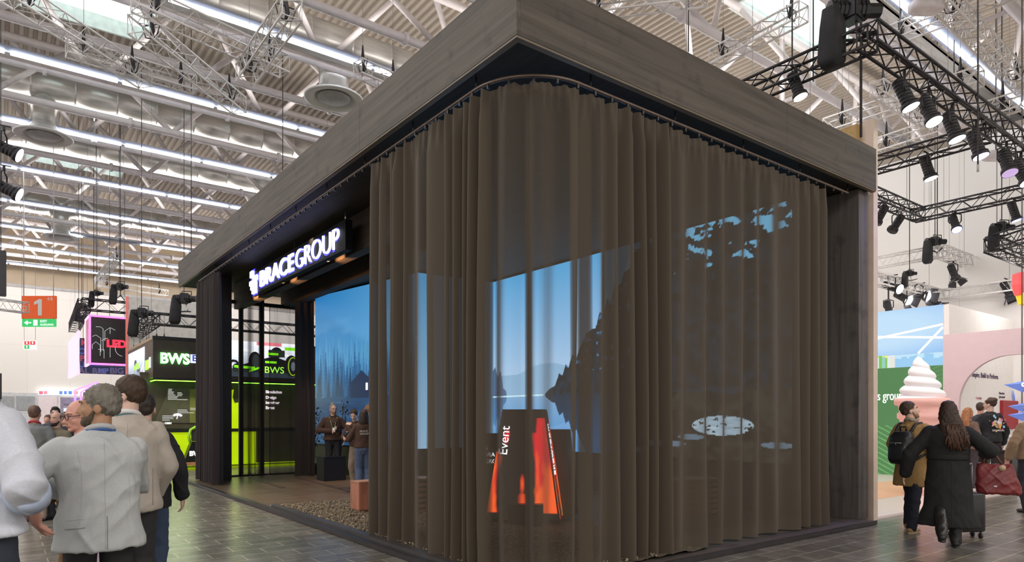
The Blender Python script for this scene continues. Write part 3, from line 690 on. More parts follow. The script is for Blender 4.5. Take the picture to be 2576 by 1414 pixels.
curtain('heavy black curtain gathered left of the blue screen', [(q1.x, 12.5), (q2.x, 12.5)], ZC0, 4.9, M_HEAVY, 6, None, out=-1, dense=(.06, .12), amp=(.03, .07))
def track(label, knots, r, z=4.955):
    s, xs, ys, tx, ty = path_pts(knots, r, .06)
    t = thing('curtain_track', label, 'curtain track', (float(xs[0]), float(ys[0]), z))
    g = MB(); g.tube([(x, y, z) for x, y in zip(xs, ys)], .020, 8); g.build('rail', M('rail_bronze', (.16, .12, .10), .32, .6, noise=.1), t)
    for i in range(1, len(s), 4):
        g = MB(); g.box((xs[i]-.012, ys[i]-.012, z-.058), (xs[i]+.012, ys[i]+.012, z-.012)); g.build('glider', M_BLKP, t)
    for i in range(4, len(s), 22):
        g = MB(); g.cyl((xs[i], ys[i], z), (xs[i], ys[i], ZS+.012), .008, 6); g.build('bracket', M_BLKP, t)
track('bent metal curtain track under the canopy, rounding the front corner', [(.15, 13.0), (.15, .15), (6.35, .15)], .75)

for (lx_, ly_, lz_, tx_, ty_, tz_, e_) in ((9.4, -.45, 6.4, 6.7, .1, 2.6, 260), (8.2, -.45, 6.4, 5.2, .1, 2.8, 120)):
    o = lamp('SPOT', 'violet_spot_beam', (lx_, ly_, lz_), (0, 0, 0), e_, (.42, .38, 1), spot_size=1.0, spot_blend=.7, shadow_soft_size=.08); aim(o, (tx_, ty_, tz_))
# ---- furniture on the stand
M_REDW = stained_wood('reddish_veneer', (.48, .20, .13), 'z', .4, .75, 1.2)
t = thing('wooden_stool', 'reddish veneer box stool on gravel beside the curtain edge', 'stool', (1.02, 5.42, .10), rz=0)
g = MB(); g.bevbox((.82, 5.18, .12), (1.18, 5.52, .55), .006); g.build('body', M_REDW, t)
g = MB(); g.bevbox((.815, 5.175, .551), (1.185, 5.525, .575), .006); g.build('top', M('veneer_top', (.46, .24, .15), .4), t)
g = MB(); g.box((.85, 5.21, .095), (1.15, 5.49, .12)); g.build('base', M_REDW, t)
t = thing('display_plinth', 'low black display plinth in front of the bearded man with glasses', 'plinth', (2.75, 11.1, .068))
g = MB(); g.bevbox((2.45, 10.75, .068), (3.0, 11.25, .62), .01); g.build('body', M('plinth_black', (.012, .012, .018), .4), t)
g = MB(); g.bevbox((2.44, 10.74, .621), (3.01, 11.26, .65), .006); g.build('lid', MATS['plinth_black'], t)
def flame(seed, left=.5):
    def f(u, v):
        x = u/u.max(); y = v/v.max(); c = np.zeros(u.shape+(3,))+C_(15, 13, 12)
        n = vnoise(x*2.6+seed, y*3.0-x*.8, seed, 3); n2 = vnoise(x*7+seed, y*4.2, seed+5, 3); e = (n-.5)*.55
        right = np.where(y < .80, (x-(.60+.16*y))*2.6+e*1.6, -1); right = np.where((y >= .80) & (y < .93), (x-.86+.3*(.93-y))*3+e, right)
        leftf = (.17-.06*y-x)*4+e+(y < .62)*.25-.35-np.clip(y-.55, 0, 1)*3; blob = .26-np.hypot((x-.17)*3.2, (y-.76)*2.6)*1.4+e*.3; mid = .20-np.hypot((x-.50)*4.5, (y-.33)*1.6)*.9+e*.5; low = .12-np.abs(x-.50)*1.5-np.clip(y-.22, 0, 1)*3+e*.3
        a = np.maximum.reduce([right, leftf, blob, mid, low])
        c = mixc(c, C_(205, 20, 34), np.clip(a*9, 0, 1)); hot = np.clip((.70-y)*1.5+(n2-.5)*2.6+np.minimum(a, .4)*.8-.15, 0, 1)*np.clip(a*6, 0, 1)
        c = mixc(c, C_(246, 92, 34), np.clip(hot*1.3, 0, 1)); yel = np.clip(1-np.abs(x-.70+.05*np.sin(y*9))*14, 0, 1)*np.clip((.36-y)*4, 0, 1)*np.clip(a*6, 0, 1); c = mixc(c, C_(255, 196, 30), yel)
        dk = (y < .06) & (n2 > .45); c[dk] = C_(15, 13, 12); return c*.8
    return f
def totem(name, label, cx, cy, yaw, wt, wb, dt, db, z0, z1, txt, side, seed, dark=False):
    t = thing(name, label, 'display totem', (cx, cy, z0)); ca, sa = math.cos(yaw), math.sin(yaw)
    R = lambda x, y, z: Vector((cx+x*ca-y*sa, cy+x*sa+y*ca, z))
    pb_ = [R(-wb/2, -db/2, z0), R(wb/2, -db/2, z0), R(wb/2, db/2, z0), R(-wb/2, db/2, z0), R(-wt/2, -dt/2, z1), R(wt/2, -dt/2, z1), R(wt/2, dt/2, z1), R(-wt/2, dt/2, z1)]
    g = MB(); g.hexa(pb_); g.build('body', M_BLKP, t)
    if not dark:
        nu, nv = 46, 80; f = flame(seed); 
        for (a, b_, c_, d, sd) in ((pb_[0], pb_[1], pb_[5], pb_[4], 0), (pb_[1], pb_[2], pb_[6], pb_[5], 3)):
            nrm = (b_-a).cross(d-a).normalized()*.006
            o = picture('screen', a, (1, 0, 0), (0, 0, 1), 1, 1, nu, nv, flame(seed+sd), 2.6, t)
            k = 0; L = parent_loc(t)
            for j in range(nv+1):
                for i in range(nu+1):
                    u, v = i/nu*.96+.02, j/nv*.97+.015; p = a.lerp(b_, u).lerp(d.lerp(c_, u), v)+nrm-L; o.data.vertices[k].co = p; k += 1
    def write(s, a, b_, c_, d, u, v, h):
        e = (d-a).lerp(c_-b_, u).normalized(); p = a.lerp(b_, u).lerp(d.lerp(c_, u), v); nrm = (b_-a).cross(d-a).normalized()
        g = MB(); text(g, s, p+nrm*.012, e, nrm.cross(e), h, bold=.0); g.build('lettering', E('totem_text', (.95, .95, 1), 2.6), t)
    if txt: write(txt, pb_[0], pb_[1], pb_[5], pb_[4], .22, .58, .19)
    if side: write(side, pb_[1], pb_[2], pb_[6], pb_[5], .40, .40, .17)
    return t
tot = at(1318, 1290, z=.10)
TX, TY = 2.62-_c*.20, 2.88+_s*.20
totem('fire_totem', 'tapered black display totem with red flames and the word Event, behind the sheer curtain', TX, TY, -TH-.16, .62, 1.10, .30, .62, .12, 1.72, 'Event', 'Showroom', 3)
p2 = Vector((TX, TY, 0))+Vector((_c, -_s, 0))*.48+Vector((_s, _c, 0))*.35
totem('fire_totem', 'smaller dark totem standing behind the right side of the flame totem', p2.x, p2.y, -TH-.3, .4, .62, .3, .5, .12, 1.42, None, None, 9, True)
p2 = Vector((TX, TY, 0))+Vector((-_c, _s, 0))*.50+Vector((_s, _c, 0))*.30
tt = totem('fire_totem', 'smaller flame totem marked with the white name lettering, left of the tall one', p2.x, p2.y, -TH+.3, .34, .55, .3, .5, .12, 1.36, None, None, 14)
g = MB(); fr = Vector((_c, -_s, 0)); o3 = Vector((p2.x, p2.y, 1.12))-Vector((_s, _c, 0))*.24+fr*-.10
for i, s_ in enumerate(('&', 'BRACE', 'GROUP')): text(g, s_, o3+Vector((0, 0, -.10*i)), fr, (0, 0, 1), .085)
g.build('lettering', MATS['totem_text'], tt)
t = thing('storage_box', 'low black box in front of the flame totems', 'box', (2.2, 2.35, .1), rz=0)
g = MB(); c0 = Vector((TX, TY, 0))-Vector((_s, _c, 0))*.55; 
a = c0-fr*.25; b_ = c0+fr*.25; g.slab((a.x, a.y), (b_.x, b_.y), .10, .38, .16); g.build('body', MATS['plinth_black'], t)
M_SLAT = stained_wood('bench_wood', (.30, .165, .085), 'x', .5)
def slat_bench(label, cx, cy, yaw, L_, D_, H_):
    t = thing('slatted_bench', label, 'bench', (cx, cy, .06), rz=0); ca, sa = math.cos(yaw), math.sin(yaw)
    def bx(x0, y0, z0, x1, y1, z1): 
        R = lambda x, y, z: (cx+x*ca-y*sa, cy+x*sa+y*ca, z)
        return [R(x0, y0, z0), R(x1, y0, z0), R(x1, y1, z0), R(x0, y1, z0), R(x0, y0, z1), R(x1, y0, z1), R(x1, y1, z1), R(x0, y1, z1)]
    n = int(H_/.085)
    for k in range(n):
        g = MB(); z = .09+k*.085; g.hexa(bx(-L_/2, -D_/2, z, L_/2, -D_/2+.03, z+.055)); g.build('slat', M_SLAT, t)
    g = MB(); g.hexa(bx(-L_/2+.03, -D_/2+.031, .068, L_/2-.03, D_/2, .09+n*.085)); g.build('frame', MATS['plinth_black'], t)
    g = MB(); g.hexa(bx(-L_/2, -D_/2, .091+n*.085, L_/2, D_/2, .125+n*.085)); g.build('seat', M_SLAT, t)
slat_bench('slatted wooden bench seen through the flat right curtain', 4.55, 2.15, -.25, 1.9, .5, .55)
slat_bench('slatted wooden bench left of the flame totems, behind the bunched curtain', 1.95, 4.6, -TH+.2, .8, .45, .55)
# leafy plants in front of the blue screen
def plant(label, x, y, z, h, n, seed, spread=.35):
    r = np.random.RandomState(seed); t = thing('leafy_plant', label, 'plant', (x, y, z)); g = MB(); st = MB()
    for k in range(9):
        a = r.uniform(0, 6.28); sp_ = r.uniform(.1, 1)*spread; hh = h*r.uniform(.6, 1)
        P = [Vector((x, y, z)), Vector((x+.4*sp_*math.cos(a), y+.4*sp_*math.sin(a), z+hh*.5)), Vector((x+sp_*math.cos(a), y+sp_*math.sin(a), z+hh))]
        st.tube(P, [.010, .007, .004], 5)
        for j in range(n//9):
            q = P[1].lerp(P[2], r.uniform(-.3, 1)) ; d = Vector(r.randn(3)); d.z *= .5; d.normalize(); s_ = r.uniform(.05, .09); e = d.cross(Vector(r.randn(3))).normalized()
            c = q+d*r.uniform(.02, .10); g.add([c, c+d*s_*.5+e*s_*.35, c+d*s_, c+d*s_*.5-e*s_*.35], [(0, 1, 2, 3)])
    g.build('leaves', M('plant_leaf', (.040, .055, .022), .5, noise=.35), t); st.build('stems', M('plant_stem', (.05, .035, .02), .7), t)
    pt = MB(); pt.lathe([(.13, 0), (.16, .30), (.15, .30), (.12, .05)], (x, y, z-.3), 16); pt.build('pot', M_BLKP, t)
plant('dark leafy shrub at the left foot of the blue screen', 2.95, 12.9, .37, 1.75, 150, 3, .4)
plant('dark leafy shrub behind the bearded man with glasses', 3.2, 11.9, .37, 1.35, 170, 5, .45)
plant('slim dark shrub between the bearded man and the women by the screen', 3.32, 11.9, .37, 1.65, 120, 8, .22)
# neighbour stand's plywood back, next to the post
t = thing('partition_panel', 'tall pale plywood partition edge beside the black stand, higher than the canopy', 'partition', (7.1, 4, 0))
g = MB(); g.box((6.96, .30, 0), (7.06, 9, 6.2)); g.build('plywood_core', stained_wood('raw_plywood', (.52, .34, .13), 'z', .6, .8, 1.15), t)
g = MB(); g.box((7.062, .10, .0), (7.20, 9, 6.25)); g.build('lining', M('pale_lining', (.74, .60, .50), .6, noise=.05), t)
# ---------------------------------------------------------------- lattice trusses in the hall
def V3(p): return (p.x, p.y, p.z)
def tr_px(p, q, z, w, mat, label, **k):
    a, b_ = at(*p, z=z), at(*q, z=z); return truss(a, b_, w, mat, label, **k)
# silver rigging trusses under the roof, left of the canopy
tr_px((20, -25), (366, 200), 10.3, .40, M_ALU, 'silver lattice truss slanting in from the top left corner, hooked above a light row')
tr_px((342, 58), (602, 266), 10.0, .40, M_ALU, 'short silver lattice truss with a free upper end, between two longer silver trusses')
tr_px((340, -5), (716, 167), 10.3, .42, M_ALU, 'long silver lattice truss crossing the short upright-looking truss near the canopy')
tr_px((735, 18), (615, 190), 9.9, .40, M_ALU, 'silver cross truss standing across the end of the long silver truss')
tr_px((168, 118), (490, 215), 10.6, .36, M_ALU, 'silver lattice truss running level behind the two slanting ones')
tr_px((900, 170), (1000, 215), 10.4, .36, M_ALU, 'stub of silver truss disappearing behind the canopy edge, below a hook')
tr_px((300, 640), (245, 710), 9.6, .34, M_ALU, 'short pale truss hanging among the far light rows near the wall')
tr_px((246, 712), (420, 738), 9.4, .34, M_ALU, 'thin pale truss running level just over the far white wall')
# silver trusses right of the canopy
tr_px((1795, 148), (2022, 28), 10.3, .34, M_ALU, 'silver lattice truss rising over the canopy top, left of the black truss corner')
tr_px((1470, 24), (1780, -16), 10.6, .34, M_ALU, 'silver lattice truss at the top edge directly above the canopy')
tr_px((2078, 320), (2470, 190), 9.6, .36, M_ALU, 'silver lattice truss passing behind the row of glowing spotlights')
tr_px((2190, 375), (2576, 250), 9.2, .36, M_ALU, 'second silver truss behind the spotlights, lower than the first')
tr_px((2365, -10), (2576, 215), 10.3, .36, M_ALU, 'silver lattice truss in the top right corner, right of the strip light')
tr_px((2230, 95), (2576, -40), 10.6, .34, M_ALU, 'silver truss crossing the bright strip light at the top right')
tr_px((2205, 220), (2330, 300), 9.4, .30, M_ALU, 'short silver truss with free end beneath a red hook, behind the black truss')
# black lighting rig above the neighbour stand
ZR = 7.0
truss((6.15, -.30, ZR), (6.15, 3.4, ZR), .29, M_BLK, 'black lattice truss side reaching over the canopy toward the back')
truss((6.0, -.30, ZR), (14.5, -.30, ZR), .29, M_BLK, 'black lattice truss front carrying the row of glowing spotlights')
truss((11.2, -.12, ZR), (11.2, 5.6, ZR), .29, M_BLK, 'black lattice truss side behind, ending at the plywood panel edge')
truss((9.5, 2.89, ZR), (15.75, 2.89, ZR), .29, M_BLK, 'black lattice truss leg coming from behind the plywood panel to a corner')
truss((15.75, 3.04, ZR), (15.75, -.6, ZR), .29, M_BLK, 'black lattice truss leg crossing the white wall with two blue spotlights')
truss((12.0, 4.8, ZR), (15.6, 4.8, ZR), .29, M_BLK, 'black lattice truss piece low behind the plywood panel edge')
truss((18.35, 7.0, 6.5), (18.35, 3.35, 6.5), .32, M_ALU, 'silver truss side with a black hoist on its corner, above the blue wall')
truss((18.35, 3.35, 6.5), (20.4, 3.35, 6.5), .32, M_ALU, 'silver truss front running right from the corner with the hoist')
truss((13.5, 4.05, 5.5), (20.2, 4.05, 5.5), .30, M_ALU, 'silver truss front with bright floodlights, just over the blue wall')
truss((20.1, 4.0, 5.5), (20.1, 1.9, 5.5), .30, M_ALU, 'faint silver truss side low in front of the white wall')
a, b_, c_ = at(2495, 615, z=6.0), at(2576, 648, z=6.0), at(2576, 588, z=6.0)
truss(a, b_+(b_-a)*.3, .34, M_BLK, 'dense black truss front at the right edge under a black hoist')
truss(a, c_+(c_-a)*.3, .34, M_BLK, 'dense black truss side at the right edge running back to the frame')
# black rigs on the left
truss((-1.26, 26.0, 6.0), (.35, 26.0, 6.0), .42, M_BLK, 'black truss front over the pink framed sign, ending at the red post')
truss((-1.15, 26.1, 6.0), (-.9, 34.5, 6.0), .42, M_BLK, 'black truss side running away behind the pink framed sign')
truss((.24, 19.9, 4.85), (7.0, 19.9, 4.85), .36, M_BLK, 'black truss front over the green lit stand, seen through the sheer curtains')
truss((.30, 20.1, 4.85), (.42, 24.9, 4.85), .36, M_BLK, 'black truss side over the left of the green lit stand')
tr_px((-30, 762), (66, 775), 5.6, .36, M_ALU, 'pale truss end at the left edge beside the orange number sign')

# ---- chain hoists
M_BAG = M('chain_bag', (.022, .021, .024), .75, noise=.3)
def hoist(px, py, D, label, s=1.0, bag=1, hang=None, flip=1):
    p = at(px, py, D=D); r = Vector((_c, -_s, 0)); t = thing('chain_hoist', label, 'chain hoist', p)
    g = MB(); P_ = []; R2 = []
    for k in range(9): P_ += [p+r*(-.27+.05*k)*s, p+r*(-.24+.05*k)*s, p+r*(-.239+.05*k)*s, p+r*(-.221+.05*k)*s]; R2 += [.118*s, .118*s, .104*s, .104*s]
    g.tube(P_, R2, 8, sm=False); g.bevbox(tuple(p-Vector((.11, .11, .13))*s), tuple(p+Vector((.11, .11, .15))*s), .02*s); g.cyl(p+r*.18*s, p+r*.33*s, .085*s, 8, sm=False); g.build('motor', M_BLKP, t)
    g = MB(); g.tube([p+r*.2*s+Vector((0, 0, .10*s)), p+r*.2*s+Vector((0, 0, .20*s)), p-r*.05*s+Vector((0, 0, .21*s)), p-r*.05*s+Vector((0, 0, .10*s))], .014*s, 6); g.build('handle', M_BLKP, t)
    if bag:
        b0 = p-r*.22*s*flip; g = MB(); g.loft([(b0.x, b0.y, p.z+.02*s, .10*s, .10*s), (b0.x, b0.y, p.z-.2*s, .13*s, .12*s), (b0.x-.03*s, b0.y, p.z-.6*s, .14*s, .13*s), (b0.x-.03*s, b0.y, p.z-.68*s, .10*s, .09*s)], 16, pw=.45); g.build('chain_bag', M_BAG, t)
    h0 = p+r*.06*s*flip-Vector((0, 0, .12*s)); g = MB(); g.tube([h0, h0-Vector((0, 0, .10*s)), h0-Vector((0, 0, .16*s))+r*.05*s, h0-Vector((0, 0, .24*s)), h0-Vector((0, 0, .20*s))-r*.05*s], .016*s, 6); g.build('hook', M('shackle_steel', (.5, .5, .52), .3, .8), t)
    top = Vector((p.x, p.y, 14.345)); g = MB(); g.cyl(p+Vector((0, 0, .15*s)), top, .012, 5); g.build('chain', M_WIRE, t)
    if hang is not None:
        g = MB(); q = h0-Vector((0, 0, .22*s))
        for sx in (-1, 1): g.tube([q, Vector((p.x, p.y, hang))+r*sx*.22], .018*s, 5)
        g.build('sling', M_BAG, t)
    return t
hoist(2142, 28, 9.9, 'big black chain hoist with bag on the near corner of the black rig', 1.25, hang=7.15)
hoist(2352, 608, 19.8, 'black chain hoist on the silver truss corner above the blue wall', .95, hang=6.6)
hoist(2520, 572, 16.9, 'black chain hoist over the dense black truss at the right edge', .9, hang=6.15)
hoist(2288, 688, 19.4, 'small black chain hoist hanging just above the floodlight row', .6, hang=5.6)
hoist(463, 752, 21.8, 'black chain hoist with long bag and hook over the green lit stand', 1.2, hang=5.03)
hoist(356, 788, 22.5, 'black chain hoist with bag at the left end of the green stand rig', 1.15, hang=4.9)
hoist(300, 722, 26.4, 'black chain hoist above the pink framed sign, right of its truss corner', 1.0, hang=6.2)
hoist(242, 738, 26.6, 'black chain hoist above the corner of the pink sign truss', .8, hang=6.2)
hoist(206, 770, 30.5, 'black chain hoist farther back behind the pink sign truss', .9, hang=6.2)

# ---- spotlights
M_CAN = M('spot_can', (.022, .020, .024), .45, noise=.2)
def spot(px, py, plane, d, col, es, label, s=1.0, barn=False):
    ztop = {-.30: 6.87, 6.15: 6.87, 11.2: 6.87, 2.89: 6.87, 15.75: 6.87, 4.05: 5.36, 3.35: 6.36, 20.1: 5.36}.get(list(plane.values())[0])
    p = at(px, py, **plane); d = Vector(d).normalized(); t = thing('spotlight', label, 'spotlight', p, 'stage spotlights hung from the trusses')
    up = Vector((0, 0, 1)); u = d.cross(up); u = u.normalized() if u.length > .05 else Vector((_c, -_s, 0)); w = u.cross(d)
    g = MB(); pts = []; rs = []
    for k in range(7):
        a = -.20+.05*k; pts += [p+d*a*s, p+d*(a+.03)*s, p+d*(a+.032)*s, p+d*(a+.048)*s]; rs += [.085*s, .085*s, .078*s, .078*s]
    pts += [p+d*.15*s, p+d*.151*s, p+d*.21*s]; rs += [.09*s, .112*s, .116*s]
    g.tube(pts, rs, 18); g.build('housing', M_CAN, t)
    g = MB(); g.cyl(p+d*.205*s, p+d*.214*s, .104*s, 20)
    g.build('lens', E('lens_%d_%d_%d_%d' % (int(col[0]*99), int(col[1]*99), int(col[2]*99), int(es)), col, es), t)
    g = MB(); top = p+Vector((0, 0, .24*s)); g.tube([p+u*.10*s, p+u*.135*s+Vector((0, 0, .05*s)), p+u*.135*s+Vector((0, 0, .20*s)), top, p-u*.135*s+Vector((0, 0, .20*s)), p-u*.135*s+Vector((0, 0, .05*s)), p-u*.10*s], .013*s, 6); g.build('yoke', M_CAN, t)
    zc = ztop if ztop else top.z+.09*s; g = MB(); g.cyl(top, (top.x, top.y, max(zc, top.z+.02)), .02*s, 8)
    ax = Vector((0, 1, 0)) if 'Y' in plane else Vector((1, 0, 0)); c = Vector((top.x, top.y, max(zc, top.z+.02))); g.tube([c-ax*.17, c+ax*.17], .016, 6); g.build('clamp', M_CAN, t)
    if barn:
        for (q, e) in ((w, u), (-w, u), (u, w), (-u, w)):
            c = p+d*.22*s+q*.10*s; f = (d*.8+q*.6).normalized(); g = MB(); th = f.cross(e).normalized()*.004
            P = [c-e*.09*s, c+e*.09*s, c+e*.12*s+f*.15*s, c-e*.12*s+f*.15*s]; g.hexa([x-th for x in P]+[x+th for x in P]); g.build('barn_door', M_CAN, t)
    return t
WH, BL, VI, GR, WA = (.92, .96, 1), (.25, .28, 1), (.6, .45, 1), (.80, 1, .86), (1, .82, .66)
fr = dict(Y=-.30)
spot(2275, 236, fr, (.15, -.35, -1), WH, 14, 'glowing white spotlight, first on the front black truss from its near corner', 1.15)
spot(2336, 277, fr, (-.1, -.4, -1), GR, 14, 'greenish white spotlight, second on the front black truss from its near corner', 1.15)
spot(2395, 318, fr, (.05, -.3, -1), (.55, .72, 1), 7, 'bluish white spotlight, third on the front black truss from its near corner', 1.2)
spot(2456, 363, fr, (0, -.3, -1), VI, 3, 'violet spotlight, fourth on the front black truss from its near corner', 1.2)
spot(2532, 408, fr, (-.25, -.3, -1), (.5, .35, .6), 1, 'barely lit spotlight, fifth on the front black truss', 1.25)
spot(2568, 434, fr, (-.1, -.5, -1), WH, 12, 'glowing white spotlight cut by the right edge of the picture', 1.25)
spot(2003, 215, dict(X=6.15), (.1, -.3, -1), WA, 12, 'warm glowing spotlight on the black truss side just above the canopy', 1.0)
spot(2333, 422, dict(X=11.2), (.1, -.25, -1), WH, 12, 'glowing white spotlight alone on the rear black truss side', 1.15)
spot(2216, 540, dict(Y=2.89), (-.5, .3, -1), (.1, .1, .1), 0, 'unlit black spotlight right beside the plywood panel edge', 1.15)
spot(2256, 562, dict(Y=2.89), (-.7, .3, -1), (.1, .1, .1), 0, 'unlit black spotlight second from the plywood panel edge', 1.15)
spot(2402, 562, dict(X=15.75), (-.45, -.4, -1), BL, 4, 'blue spotlight on the black truss leg, left one of two', 1.1)
spot(2551, 532, dict(X=15.75), (.1, -.25, -1), BL, 3.5, 'blue spotlight on the black truss leg, right one of two', 1.1)
fl = dict(Y=4.05)
spot(2243, 722, fl, (-.2, -1, -.45), WH, 20, 'bright floodlight aimed sideways, leftmost over the blue wall', 1.3)
spot(2270, 748, fl, (-.35, -.9, -.6), WH, 20, 'bright floodlight with barn doors, second from left over the blue wall', 1.25, True)
spot(2312, 742, fl, (-.25, -1, -.35), WH, 22, 'brightest floodlight over the blue wall, third from left', 1.35, True)
spot(2344, 757, fl, (.3, -.7, -.7), (.3, .3, 1), 2, 'dim floodlight with barn doors at the right end over the blue wall', 1.2, True)
spot(2235, 776, fl, (-.2, -.3, -1), (.3, .3, 1), 1, 'small dark floodlight low beside the plywood panel, over the blue wall', 1.1)
spot(2398, 685, dict(Y=3.35), (-.2, -.4, -1), (.1, .1, .1), 0, 'unlit barn door lamp under the silver truss, left of two', 1.2, True)
spot(2532, 728, dict(X=20.1), (.1, -.4, -1), (.1, .1, .1), 0, 'unlit barn door lamp under the silver truss, right of two', 1.2, True)
spot(207, 802, dict(D=31), (.75, -.6, -.15), (.35, .36, 1), 9, 'blue glowing spotlight on the black truss by the pink framed sign', 2.0)
for (y_, lb) in ((372, 'upper'), (472, 'lower')):
    spot(10, y_, dict(D=19), (.75, -.2, -.35), (1, .93, 1), 18, '%s of two glowing lamp heads at the left edge below the light rows' % lb, 1.9)

# ---- wires hanging from the roof
for (px, y0, y1, D, lb) in ((303, 238, 745, 24, 'thin black wire hanging from a roof node, left of the canopy'), (481, 60, 640, 21, 'long black wire dropping past the light rows left of the canopy'), (236, 350, 735, 29, 'thin wire above the pink framed sign'), (711, 345, 450, 20, 'thin wire ending behind the canopy edge'), (2046, 0, 205, 13, 'black wire dropping behind the canopy right of its middle'), (1993, 40, 190, 12, 'black wire with a hook above the black truss side'), (2166, 128, 345, 10.3, 'thick black cable dropping from the black truss to the plywood panel'), (2358, 340, 605, 19.8, 'wire holding the hoist over the blue wall'), (2460, 0, 420, 11.5, 'pale cord with a small weight crossing the spotlight row'), (1732, 60, 130, 15, 'thin wire with a hook above the canopy middle')):
    a, b_ = at(px, y0, D=D), at(px, y1, D=D); a.z = 14.345; wire('hanging_wire', V3(a), V3(b_), .014 if D > 11 else .02, lb, 'wire')
p = at(2460, 432, D=11.5); g = MB(); g.cyl(p, p+Vector((0, 0, .12)), .02, 8); tag(g.build('cord_weight', M('weight_grey', (.5, .47, .45), .5), loc=p), 'small grey weight on the end of the pale cord', 'weight')
# dome camera and speaker boxes
p = at(237, 352, D=23); t = thing('dome_camera', 'small white dome camera hanging under a roof tube', 'camera', p)
g = MB(); g.cyl(p+Vector((0, 0, .05)), Vector((p.x, p.y, 14.345)), .015, 8); g.build('rod', M_WHITE, t)
g = MB(); g.ell(p, (.10, .10, .11), 8); g.build('dome', M_WHITE, t)
def hbox(p, size, mat, label, nm, cat, name='body'):
    t = thing(nm, label, cat, p); r = Vector((1, 0, 0)); a = Vector(size)/2
    g = MB(); g.bevbox(tuple(p-a), tuple(p+a), min(size)*.06); g.build(name, mat, t); return t
p = at(2, 688, D=19.5); t = hbox(p, (.26, .3, 1.3), M_BLKP, 'black line speaker hanging at the left edge', 'loudspeaker', 'loudspeaker')
g = MB(); g.cyl(p+Vector((0, 0, .6)), Vector((p.x, p.y, 14.345)), .012, 5); g.build('cable', M_WIRE, t)
p = at(-2, 972, D=19.5); t = hbox(p, (.12, .2, .75), M_BLKP, 'dark screen edge at the left border behind the man in the pale shirt', 'monitor', 'monitor')
g = MB(); g.cyl((p.x, p.y, .03), (p.x, p.y, p.z), .03, 8); g.lathe([(.25, 0), (.25, .02), (.03, .03)], (p.x, p.y, 0), 16); g.build('stand', M_BLKP, t)
for (px, py, D, lb) in ((2185, 72, 13, 'near the hoist on the black rig'), (2400, 318, 17, 'behind the third front spotlight'), (2505, 392, 18, 'behind the fifth front spotlight'), (2330, 18, 14, 'at the top right beside the strip light')):
    p = at(px, py, D=D); t = thing('wireless_box', 'white rounded antenna box hanging '+lb, 'antenna box', p); g = MB(); r = Vector((_c, -_s, .1)); g.loft([(p.x, p.y, p.z-.10, .30, .16, -TH), (p.x, p.y, p.z-.06, .34, .2, -TH), (p.x, p.y, p.z+.08, .34, .2, -TH), (p.x, p.y, p.z+.10, .30, .16, -TH)], 16, pw=.6); g.build('housing', M('box_white_pink', (.80, .74, .76), .5), t)
    g = MB(); g.cyl(p+Vector((0, 0, .09)), Vector((p.x, p.y, 14.345)), .014, 5); g.build('rod', M_WIRE, t)

# ---------------------------------------------------------------- hall signs
p = at(97, 773, D=26); w = 1.32; r = Vector((.775, -.632, 0)); r = (at(139, 745, D=26)-at(55, 745, D=26)); r.z = 0; r.normalize()
t = thing('number_sign', 'orange hanging hall sign with a white number 1', 'sign', p)
nrm = Vector((r.y, -r.x, 0))
def plate(o, r, w, h, th, nm, mat, par):
    n_ = Vector((r.y, -r.x, 0)); g = MB(); a = o-r*w/2; b_ = o+r*w/2; z = Vector((0, 0, h/2))
    g.hexa([a-z, b_-z, b_-z-n_*th, a-z-n_*th, a+z, b_+z, b_+z-n_*th, a+z-n_*th]); return g.build(nm, mat, par)
plate(p, r, w, .88, .08, 'panel', M('sign_orange', (.86, .125, .02), .5, noise=.03, emit=(.86, .11, .02), es=.18), t)
g = MB(); g.prism([(-.02, -.32), (.13, -.32), (.13, .31), (.01, .31), (-.17, .20), (-.17, .09), (-.02, .15)], (p+nrm*.004, r, (0, 0, 1)), .004); text(g, '→3', p+r*.30+Vector((0, 0, .27))+nrm*.004, r, (0, 0, 1), .17, bold=.004)
g.build('lettering', M('sign_white_paint', (.85, .82, .8), .5, noise=0), t)
g = MB(); o = p-r*.66-Vector((0, 0, .0))+nrm*.004
for (u0, v0, u1, v1) in ((0, .02, .2, .05), (0, -.12, .2, -.09), (.17, -.12, .2, .05)): g.hexa([o+r*u0+Vector((0, 0, v0)), o+r*u1+Vector((0, 0, v0)), o+r*u1+Vector((0, 0, v0))-nrm*.003, o+r*u0+Vector((0, 0, v0))-nrm*.003, o+r*u0+Vector((0, 0, v1)), o+r*u1+Vector((0, 0, v1)), o+r*u1+Vector((0, 0, v1))-nrm*.003, o+r*u0+Vector((0, 0, v1))-nrm*.003])
g.build('pictogram', MATS['sign_white_paint'], t)
g = MB()
for sx in (-.58, .58): g.cyl(p+r*sx+Vector((0, 0, .44)), Vector((p.x+r.x*sx, p.y+r.y*sx, 14.345)), .012, 5); 
g.build('hanger_wire', M('pale_wire', (.6, .57, .55), .5), t)
q = p-Vector((0, 0, .60)); t2 = thing('exit_sign', 'green and white exit sign hanging under the orange number sign', 'exit sign', q)
plate(q, r, w-.04, .30, .08, 'panel', E('exit_green', (.02, .40, .10), 1.2), t2); 
g = MB(); text(g, 'EXIT', q+r*.06+nrm*.004+Vector((0, 0, .015)), r, (0, 0, 1), .13); text(g, 'AUSGANG', q+r*.06+nrm*.004-Vector((0, 0, .11)), r, (0, 0, 1), .11)
